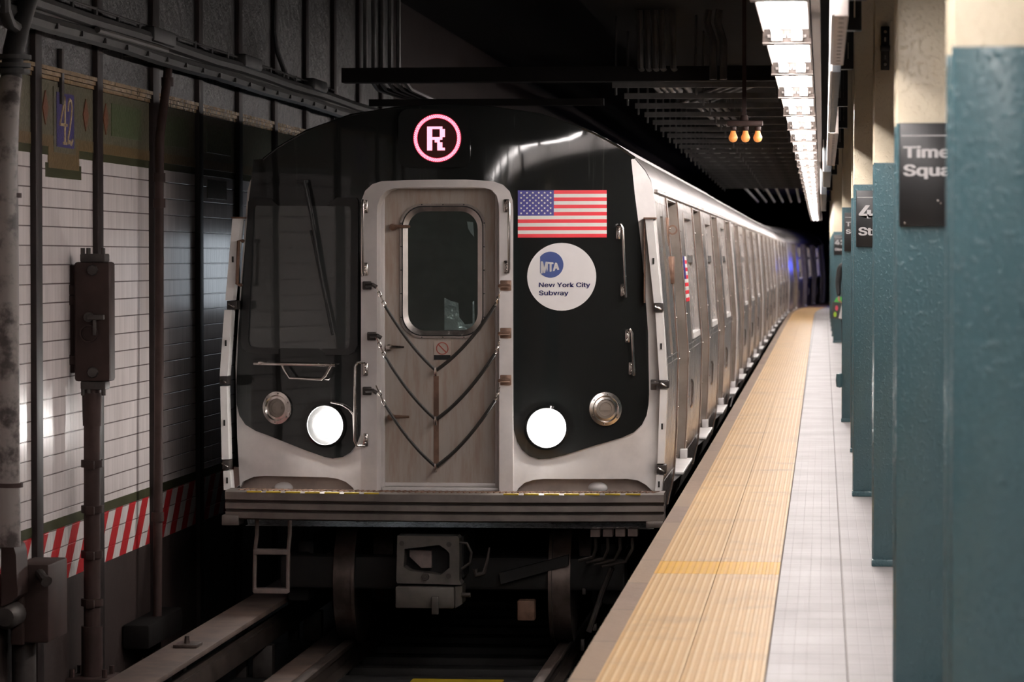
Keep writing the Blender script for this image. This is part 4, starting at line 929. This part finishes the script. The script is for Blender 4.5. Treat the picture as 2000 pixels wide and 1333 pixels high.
# route sign
def flatfv(off): return lambda u, z: Vector((u, fy(0, 2.0) + off, z))
a0 = lp(780, 328); a1 = lp(920, 213); mb = MB(); yy = fy(.0, 2.2)
sg = rrect(a0[0], a1[0], a0[1], a1[1], .07, 6); mb.prism([Vector((u, yy - .035, z)) for u, z in sg], .12); rs = mb.build('route_sign', 'mask', lead)
c = lp(854, 270, -.035); mb = MB(); mb.prism([Vector((u, yy - .037, z)) for u, z in circ(c[0], c[1], .166, 40)], .003); mb.build('led_panel', 'leddim', rs)
mb = MB(); mb.lathe([(.134, 0), (.134, -.004), (.160, -.004), (.160, 0)], (c[0], yy - .036, c[1]), 'y', 64); mb.build('led_ring', 'ledring', rs)
mb = MB()
for rad, n, ph in ((.1395, 76, 0), (.147, 76, .5), (.1545, 76, 0)):
    for k in range(n):
        t = 2 * PI * (k + ph) / n; mb.lathe([(0, -.003), (.0042, -.002), (.0048, 0)], (c[0] + rad * math.cos(t), yy - .0405, c[1] + rad * math.sin(t)), 'y', 6)
mb.build('led_dots', 'led', rs)
GR = ["1111110", "1100011", "1100011", "1100011", "1111110", "1101100", "1100110", "1100110", "1100111"]; mb = MB(); cw_ = .0172; chh = .0178
for r_, row in enumerate(GR):
    for k, b in enumerate(row):
        if b == '1': x = c[0] - 3.5 * cw_ + k * cw_ - .008; z = c[1] + .078 - r_ * chh; mb.box((x, yy - .041, z - chh), (x + cw_, yy - .036, z))
mb.build('route_letter', 'led', rs, smooth=False, label='glowing route letter R')
# flag decal
def fmap(s, t): return lp(1011.5 + 173.5 * s, 464.5 - 92.5 * t - .5 * s, -.014)
mb = MB()
for k in range(13):
    t0, t1 = k / 13, (k + 1) / 13; s0 = .405 if k >= 6 else 0
    mb.mi = 0 if k % 2 == 0 else 1; sheet(mb, [fmap(s0, t0), fmap(1, t0), fmap(1, t1), fmap(s0, t1)], fv(-.0155), .003, .3, .1)
mb.mi = 2; sheet(mb, [fmap(0, 6 / 13), fmap(.405, 6 / 13), fmap(.405, 1), fmap(0, 1)], fv(-.0155), .003, .3, .1); mb.mi = 1
for r_ in range(9):
    n = 6 if r_ % 2 == 0 else 5
    for k in range(n):
        s = .405 * ((k + .55) / 6.1 + (0 if n == 6 else .082)); t = 1 - (7 / 13) * (r_ + .95) / 9.9; cx, cz = fmap(s, t)
        sheet(mb, [(cx + (.0088 if i % 2 == 0 else .0038) * math.sin(i * PI / 5), cz + (.0088 if i % 2 == 0 else .0038) * math.cos(i * PI / 5)) for i in range(10)], fv(-.0163), .001, 1, 1)
mb.build('flag_decal', ['red', 'flagwhite', 'navy'], lead, smooth=False, label='striped flag decal with white stars on blue')
# round logo decal
cc = lp(1097, 541, -.014); R68 = lp(1164.5, 541, -.014)[0] - cc[0]; px2m = R68 / 67.5
mb = MB(); sheet(mb, circ(cc[0], cc[1], R68, 56), fv(-.015), .003, .15, .15); rd = mb.build('round_decal', 'decalwhite', lead, smooth=False, label='round white transit decal with blue lettering')
lo = lambda px, py: (cc[0] + (px - 1097) * px2m, cc[1] - (py - 541) * px2m)
arc = [lo(1075 + 25.5 * math.cos(t), 517 - 26.0 * math.sin(t)) for t in [math.radians(-142 + 284 * i / 40) for i in range(41)]]
mb = MB(); sheet(mb, arc, fv(-.0158), .002, .2, .2); mb.build('logo_disc', 'logoblue', rd, smooth=False)
def decal_text(body, x0, x1, base, cap, mat, name, warp=None, bold=.0):
    me = textmesh(body, bold, .0); xs = [v.co.x for v in me.vertices]; a, b = min(xs), max(xs); mb = MB()
    for v in me.vertices:
        s = (v.co.x - a) / (b - a); t = v.co.y
        px = x0 + (x1 - x0) * s; py = base - cap * t
        if warp: py = warp(s, t)
        u, z = lo(px, py); v.co = Vector((u, fy(u, z) - .0166, z))
    merge_part(mb, me, Matrix.Identity(4), 0); mb.build(name, mat, rd, smooth=False)
decal_text('New York City', 1052.5, 1153, 561.5, 12.6, 'textblue', 'decal_lettering', None, .022); decal_text('Subway', 1052.5, 1110.5, 577.5, 12.6, 'textblue', 'decal_lettering', None, .022)
decal_text('MTA', 1056.0, 1092.5, 530, 28, 'decalwhite', 'logo_letters', lambda s, t: (534 - 7.5 * s) + ((501 + 8 * s) - (534 - 7.5 * s)) * t, .055)
# corner gate posts with hinges
def post(segs, hinges, ys, label):
    root_ = None
    for pts in segs:
        mb = MB(); mb.prism([Lp(x, y, ys) for x, y in pts], .13); o = mb.build('gate_post', 'gatewhite', lead, smooth=False)
        mb = MB(); ce = sum((Lp(x, y, ys) for x, y in pts), Vector()) / len(pts)
        mb.box((ce.x - .006, ys - .006, ce.z - .02), (ce.x + .006, ys, ce.z + .02)); mb.build('latch_hole', 'hole', o)
    for x0, x1, y0, y1 in hinges:
        a, b = Lp(x0, y1, ys - .01), Lp(x1, y0, ys - .01); mb = MB(); mb.box((a.x, ys - .01, a.z), (b.x, ys + .14, b.z), .004); o = mb.build('gate_hinge', 'iron', lead)
        m = (a + b) / 2; mb = MB(); mb.tube([m + Vector((-.02, -.02, .012)), m + Vector((.0, -.025, 0)), m + Vector((.02, -.02, -.012))], .006, 6); mb.build('hinge_pin', 'chrome', o)
post([[(1260, 428), (1276, 428), (1292, 592), (1277, 592)], [(1280, 611), (1294, 611), (1303, 743), (1288, 743)], [(1289, 761), (1303, 761), (1297, 906), (1284, 906)], [(1282, 929), (1296, 929), (1291, 964), (1279, 964)]],
     [(1277, 1295, 593, 609), (1286, 1306, 744, 759), (1282, 1301, 909, 926)], .36, '')
post([[(454, 427), (470, 427), (455, 587), (440, 587)], [(438, 606), (453, 606), (444, 735), (429, 735)], [(430, 755), (443, 755), (447, 898), (433, 898)], [(436, 920), (449, 920), (452, 958), (437, 958)]],
     [(443, 463, 588, 605), (429, 444, 736, 752), (434, 447, 900, 918)], .36, '')
mb = MB(); a, b = Lp(1257, 428, .35), Lp(1281, 425, .35); mb.box((a.x, .34, a.z), (b.x, .5, b.z)); mb.build('gate_cap', 'rust', lead); mb = MB(); a, b = Lp(1257, 592, .35), Lp(1260, 428, .35); mb.box((a.x, .37, a.z), (b.x, .42, b.z)); mb.build('gate_edge', 'rust', lead); mb = MB(); a, b = Lp(452, 427, .35), Lp(475, 424, .35); mb.box((a.x, .34, a.z), (b.x, .5, b.z)); mb.build('gate_cap', 'rust', lead)
mb = MB(); v = [Lp(x, y, .34) for x, y in ((473, 471), (466, 471), (463, 555), (469, 557))]; mb.tube([v[0] + Vector((0, .04, 0)), v[0], v[1], v[2], v[3], v[3] + Vector((0, .04, 0))], .012, 8); mb.build('corner_handle', 'rust', lead)
mb = MB(); q = Lp(1287, 752, .33); mb.box((q.x - .055, .30, q.z - .035), (q.x - .015, .34, q.z + .035), .005); mb.tube([q + Vector((-.05, -.05, .01)), q + Vector((.0, -.05, .01))], .012, 8); mb.build('gate_hook', 'iron', lead)
# cab side: bronze fittings and side flag
z = 1.74; mb = MB(); mb.lathe([(.024, -.012), (.036, -.012), (.036, .012), (.024, .012), (.024, -.012)], (hw(z) + .04, 1.95, z), 'y', 20); mb.box((hw(z) - .01, 1.90, z - .12), (hw(z) + .012, 2.0, z + .09), .004); mb.build('cab_hook', 'bronze', lead)
z = 1.45; mb = MB(); mb.box((hw(z) - .01, 1.85, z - .10), (hw(z) + .03, 2.0, z + .10), .01); mb.build('cab_handle', 'bronze', lead)
mb = MB()
for k in range(12):
    za = 1.19 + .36 * k / 12; mb.mi = k % 2
    strip_on_side(mb, 1, 4.16, 4.74, za, za + .03, .004, .0)
mb.mi = 2; strip_on_side(mb, 1, 4.10, 4.34, 1.37, 1.55, .005, .0); mb.build('side_flag_decal', ['red', 'flagwhite', 'navy'], lead, smooth=False, label='small flag decal on the car side')
# ribbed bumper
BP = [(.20, -.035), (.0, -.036), (-.025, -.046), (-.028, -.095), (-.012, -.107), (.012, -.110), (.012, -.114), (-.020, -.120), (-.022, -.158), (-.006, -.168), (.014, -.171), (.014, -.175), (-.014, -.181), (-.014, -.222), (.0, -.232), (.20, -.234)]
mb = MB(); US = [-1.485 + 2.97 * i / 28 for i in range(29)]; rings = [[mb.bm.verts.new((u, y + .06 * u * u, z)) for y, z in BP] for u in US]
for a, b in zip(rings, rings[1:]):
    for k in range(len(BP)): mb.bm.faces.new((a[k], b[k], b[(k + 1) % len(BP)], a[(k + 1) % len(BP)]))
mb.bm.faces.new(rings[0]); mb.bm.faces.new(rings[-1]); bp = mb.build('bumper', 'bumper', lead, angle=50)
mb = MB()
for i in range(70):
    u = -1.40 + 2.8 * i / 69; mb.hexa([(u, .02 + .06 * u * u, -.036), (u + .012, .02 + .06 * u * u, -.036), (u + .05, .15 + .06 * u * u, -.036), (u + .038, .15 + .06 * u * u, -.036), (u, .02 + .06 * u * u, -.030), (u + .012, .02 + .06 * u * u, -.030), (u + .05, .15 + .06 * u * u, -.030), (u + .038, .15 + .06 * u * u, -.030)])
mb.build('step_tread', 'rust', bp, smooth=False)
mb = MB()
for i in range(7):
    u = .42 + .135 * i; mb.box((u, -.024 + .06 * u * u, -.046), (u + .10, .0 + .06 * u * u, -.037)); mb.box((-u - .10, -.024 + .06 * u * u, -.046), (-u, .0 + .06 * u * u, -.037))
mb.build('yellow_edge_mark', 'yellow', bp, smooth=False)
for s, px0, px1 in ((-1, 435, 468), (1, 1262, 1296)):
    a, b = Lp(px0, 1026 if s < 0 else 1031, .14), Lp(px1, 1006 if s < 0 else 1018, .14); mb = MB(); mb.box((a.x, .10, a.z), (b.x, .30, b.z), .006); mb.build('bumper_foot', 'bumper', lead)
# below the bumper
mb = MB(); L2 = lambda x, y: Lp(x, y, .30)
mb.tube([L2(502, 1010), L2(502, 1045), L2(498, 1075), L2(497, 1157)], .014, 8); mb.tube([L2(566, 1010), L2(566, 1045), L2(563, 1075), L2(562, 1157)], .014, 8)
for y in (1078, 1154): a, b = L2(496, y + 5), L2(563, y - 4); mb.box((a.x, .27, a.z), (b.x, .36, b.z), .004)
mb.build('step_ladder', 'ladder', lead)
yc = .12; C = lambda x, y: Lp(x, y, yc); mb = MB()
fr_o = [C(*p) for p in ((776, 1047), (893, 1048), (897, 1052), (897, 1135), (902, 1142), (898, 1143), (776, 1140), (774, 1136))]; fr_i = [C(*p) for p in ((790, 1073), (858, 1065), (872, 1075), (878, 1082), (878, 1110), (860, 1124), (800, 1116), (788, 1108))]
mb.ring(fr_o, fr_i, .16); cp_ = mb.build('coupler', 'coupler', lead, smooth=False)
mb = MB(); a, b = C(770, 1132), C(900, 1052); mb.box((a.x, yc + .16, a.z), (b.x, yc + .9, b.z)); mb.build('coupler_body', 'under', cp_)
mb = MB(); mb.prism([C(*p) + Vector((0, .08, 0)) for p in ((797, 1077), (840, 1079), (840, 1112), (820, 1112), (797, 1090))], .05); mb.build('coupler_jaw', 'ladder', cp_, smooth=False)
mb = MB(); a, b = C(773, 1188), C(888, 1147); mb.box((a.x, yc - .03, a.z), (b.x, yc + .25, b.z), .012); mb.prism([C(*p) for p in ((889, 1147), (903, 1146), (903, 1180), (889, 1189))], .2); a, b = C(845, 1199), C(858, 1164); mb.box((a.x, yc - .06, a.z), (b.x, yc - .03, b.z), .004); mb.build('electric_head', 'coupler', cp_)
mb = MB(); q = C(910, 1163); mb.tube([q + Vector((-.03, 0, 0)), q + Vector((.03, 0, 0))], .016, 8); mb.build('coupler_pin', 'iron', cp_)
for x, y in ((877, 1064), (876, 1126), (785, 1062)): q = C(x, y); mb = MB(); mb.lathe([(0, -.004), (.018, -.004), (.018, .01)], q, 'y', 12); mb.build('coupler_pin', 'iron', cp_)
mb = MB(); q = C(831, 1127); mb.lathe([(.008, -.02), (.022, -.02), (.026, 0), (.008, 0)], q, 'y', 12); mb.build('coupler_pin', 'iron', cp_)
mb = MB(); mb.tube([C(897, 1060), C(912, 1062), C(921, 1080), C(918, 1100), C(902, 1112)], .010, 8); mb.build('air_hose', 'iron', lead); mb = MB(); mb.tube([C(928, 1112), C(930, 1124), C(945, 1120), C(952, 1095), C(956, 1070)], .012, 8, radii=[.02, .02, .016, .01, .006]); mb.build('air_hose', 'iron', lead)
for k in range(4):
    a, b = Lp(1153 + 24.4 * k, 1050 - .5 * k, .2), Lp(1172 + 24.4 * k, 1035 - .5 * k, .2); mb = MB(); mb.box((a.x, .2, a.z), (b.x, .34, b.z), .004); o = mb.build('cable_socket', 'ladder', lead)
    mb = MB(); m = Lp(1163 + 24 * k, 1050, .26); mb.tube([m, m + Vector((0, .02, -.08)), m + Vector((-.02 - .01 * k, .06, -.14 - .01 * k)), m + Vector((-.12 - .03 * k, .1, -.17 - .012 * k))], .012, 8); mb.build('jumper_cable', 'iron', o)
mb = MB(); a, b = Lp(1010, 1213, .5), Lp(1030, 1174, .5); mb.box((a.x, .5, a.z), (b.x + .05, .62, b.z), .01); mb.build('trip_cock', 'rust', lead)
mb = MB(); a, b = Lp(980, 1140, .7), Lp(1090, 1100, .7); mb.box((-1.2, .62, -.75), (1.2, .78, -.52), .03); mb.prism([Lp(x, y, .55) for x, y in ((975, 1120), (1110, 1085), (1110, 1105), (978, 1142))], .06); mb.build('truck_beam', 'under', lead)
mb = MB()
for x, y0, y1 in ((1137, 1250, 1272), (1161, 1220, 1233), (1140, 1150, 1162)): a, b = Lp(x - 3, y1, .6), Lp(x + 4, y0, .6); mb.box((a.x, .6, a.z), (b.x, .66, b.z), .003)
mb.tube([Lp(1150, 1235, .6), Lp(1175, 1160, .6), Lp(1195, 1110, .6)], .02, 8); mb.build('shoe_gear', 'iron', lead)
# the cars behind
car2 = empty('subway_car', (0, 0, 0), 'x', 'subway car', 'cars of the train'); car_common(car2, False)
NM = ['second', 'third', 'fourth', 'fifth', 'sixth']
for i in range(5):
    o = car2 if i == 0 else dup(car2); Ya = FY + 18.4 * (i + 1); xa, xb = bend(Ya), bend(Ya + 18.15)
    o.location = (TCX + xa, Ya, 0); o.rotation_euler = (0, 0, -math.atan2(xb - xa, 18.15))
    o['label'] = f'{NM[i]} stainless car of the train counted from the black front' + (', lit blue at the bend' if i == 3 else '')

# ---- blue lamp at the bend
bx = bend(104); root = empty('blue_lamp', (bx + .62, 103.0, 0), 'blue lamp post behind the far columns at the bend', 'lamp')
mb = MB(); mb.tube([(0, 0, 0), (0, 0, 1.55)], .04, 8); mb.build('post', 'iron', root)
mb = MB(); mb.ball((0, 0, 1.62), .10); mb.build('globe', emit('blue_globe', (.05, .08, 1), 25), root)
l = bpy.data.lights.new('blue_lamp_light', 'POINT'); l.color = (.06, .10, 1); l.energy = 22; l.shadow_soft_size = .1; lo_ = bpy.data.objects.new('blue_lamp_light', l); COL.objects.link(lo_); lo_.parent = root; lo_.location = (-.3, -.6, 1.4)

# ---- passenger with a carrier bag, mostly hidden by the columns
PX, PY = .44, 51.6
root = empty('person', (PX, PY, 0), 'person in a black jacket half hidden by the columns, holding a colourful carrier bag', 'person')
sk = {'pelvis': (0, 0, .93, .135), 'waist': (0, .01, 1.08, .125), 'chest': (0, .0, 1.27, .15), 'neck0': (0, .01, 1.44, .075), 'neck': (0, 0, 1.50, .052), 'head': (0, -.03, 1.60, .088), 'crown': (0, -.02, 1.69, .075),
 'shL': (-.17, .01, 1.40, .068), 'elL': (-.215, .02, 1.13, .050), 'wrL': (-.20, -.06, .93, .032), 'shR': (.17, .01, 1.40, .068), 'elR': (.215, .02, 1.13, .050), 'wrR': (.20, -.06, .90, .032),
 'hipL': (-.09, 0, .86, .105), 'knL': (-.10, -.06, .48, .066), 'anL': (-.10, -.02, .09, .045), 'toL': (-.11, -.16, .04, .038), 'hipR': (.09, 0, .86, .105), 'knR': (.10, .02, .48, .066), 'anR': (.10, .12, .10, .045), 'toR': (.11, .0, .04, .038)}
ed = [('pelvis', 'waist'), ('waist', 'chest'), ('chest', 'neck0'), ('neck0', 'neck'), ('neck', 'head'), ('head', 'crown'), ('neck0', 'shL'), ('shL', 'elL'), ('elL', 'wrL'), ('neck0', 'shR'), ('shR', 'elR'), ('elR', 'wrR'),
 ('pelvis', 'hipL'), ('hipL', 'knL'), ('knL', 'anL'), ('anL', 'toL'), ('pelvis', 'hipR'), ('hipR', 'knR'), ('knR', 'anR'), ('anR', 'toR')]
kk = list(sk); me = bpy.data.meshes.new('skeleton'); me.from_pydata([sk[k][:3] for k in kk], [(kk.index(a), kk.index(b)) for a, b in ed], [])
tmp = bpy.data.objects.new('skeleton', me); COL.objects.link(tmp); tmp.modifiers.new('skin', 'SKIN'); tmp.modifiers.new('sub', 'SUBSURF').levels = 2
for i, k in enumerate(kk): v = me.skin_vertices[0].data[i]; v.radius = (sk[k][3], sk[k][3] * (.75 if k in ('pelvis', 'waist', 'chest') else 1)); v.use_root = (k == 'pelvis')
dg = bpy.context.evaluated_depsgraph_get(); bm_ = bpy.data.meshes.new_from_object(tmp.evaluated_get(dg)); bpy.data.objects.remove(tmp)
for m in (plain('jacket_black', (.012, .012, .013), .7, 0, .3, 12), plain('trousers_dark', (.03, .035, .05), .8, 0, .3, 12), plain('skin', (.52, .27, .18), .5, 0, .1, 8), plain('shoe_leather', (.03, .025, .02), .5, 0, .2, 8)): bm_.materials.append(m)
for p in bm_.polygons:
    c = p.center; p.material_index = 2 if c.z > 1.47 else (3 if c.z < .09 else (1 if c.z < .88 and abs(c.x) < .17 else 0)); p.use_smooth = True
body = bpy.data.objects.new('body', bm_); COL.objects.link(body); body.parent = root
mb = MB(); mb.ball((0, .0, 1.655), .108, .9, 1.0, 1.0, 16); hm = plain('hair_dark', (.02, .014, .01), .6, 0, .3, 20); mb.build('hair', hm, root)
SKM = bpy.data.materials['skin']; mb = MB(); mb.ball((0, -.128, 1.60), .016, .8, 1.2, 1.2, 8); mb.build('nose', SKM, root)
for s_ in (-1, 1):
    hx, hy, hz = .20 * s_, -.065, .91 if s_ < 0 else .88
    mb = MB(); mb.box((hx - .018, hy - .042, hz - .085), (hx + .018, hy + .042, hz + .012), .012)
    for f_ in range(4):
        y = hy - .032 + .021 * f_; L_ = (.062, .072, .068, .054)[f_]
        mb.tube([(hx, y, hz - .08), (hx - .012 * s_, y, hz - .08 - L_ * .5), (hx - .042 * s_, y, hz - .08 - L_ * .45), (hx - .045 * s_, y, hz - .08 - L_ * .1)], .0095, 8)
    mb.tube([(hx, hy - .04, hz - .03), (hx - .02 * s_, hy - .06, hz - .06), (hx - .04 * s_, hy - .045, hz - .09)], .011, 8); mb.build('hand', SKM, root)
bc = Vector((PX - .205, PY - .07, .55)); bag = empty('carrier_bag', bc, 'white and dark carrier bag with green top and coloured dots hanging beside the far column', 'bag')
mb = MB(); w0, w1, d0 = .10, .13, .06
mb.hexa([(-w0, -d0, .03), (w0, -d0, .0), (w0, d0, .0), (-w0, d0, .03), (-w1 * .75, -.05, .29), (w1, -.05, .27), (w1, .05, .27), (-w1 * .75, .05, .29)]); mb.build('bag_body', plain('bag_dark', (.05, .05, .045), .5, 0, .1, 6), bag)
mb = MB(); mb.prism([Vector(q) for q in ((.0, -.064, .03), (w0 - .003, -.064, .01), (w1 - .003, -.055, .265), (.055, -.055, .265))], .006); mb.build('white_panel', plain('bag_white', (.8, .78, .78), .4, 0, .05, 5), bag, smooth=False)
mb = MB(); mb.hexa([(-.085, -.045, .265), (.10, -.045, .255), (.10, .045, .255), (-.085, .045, .265), (-.03, -.02, .36), (.06, -.02, .37), (.06, .02, .37), (-.03, .02, .36)]); mb.build('green_top', plain('bag_green', (.06, .42, .05), .5, 0, .2, 6), bag)
for (x, z, m) in ((-.03, .19, plain('dot_pink', (.85, .10, .15), .5, 0, .05, 5)), (-.055, .09, plain('dot_lime', (.45, .75, .05), .5, 0, .05, 5))):
    mb = MB(); mb.lathe([(0, -.004), (.034, -.004), (.034, .004)], (0, 0, 0), 'y', 20); bmesh.ops.transform(mb.bm, matrix=Matrix.Translation((x, -.066 + .035 * z, z)) @ Matrix.Diagonal((.7, 1, 1.25, 1)), verts=mb.bm.verts); mb.build('printed_dot', m, bag)
for dy in (-.012, .012):
    mb = MB(); mb.tube([(-.04, dy, .34), (-.03, dy, .26 + .02), (.0, dy, .285), (.04, dy, .34)], .005, 6); mb.build('handle', 'cable', bag)
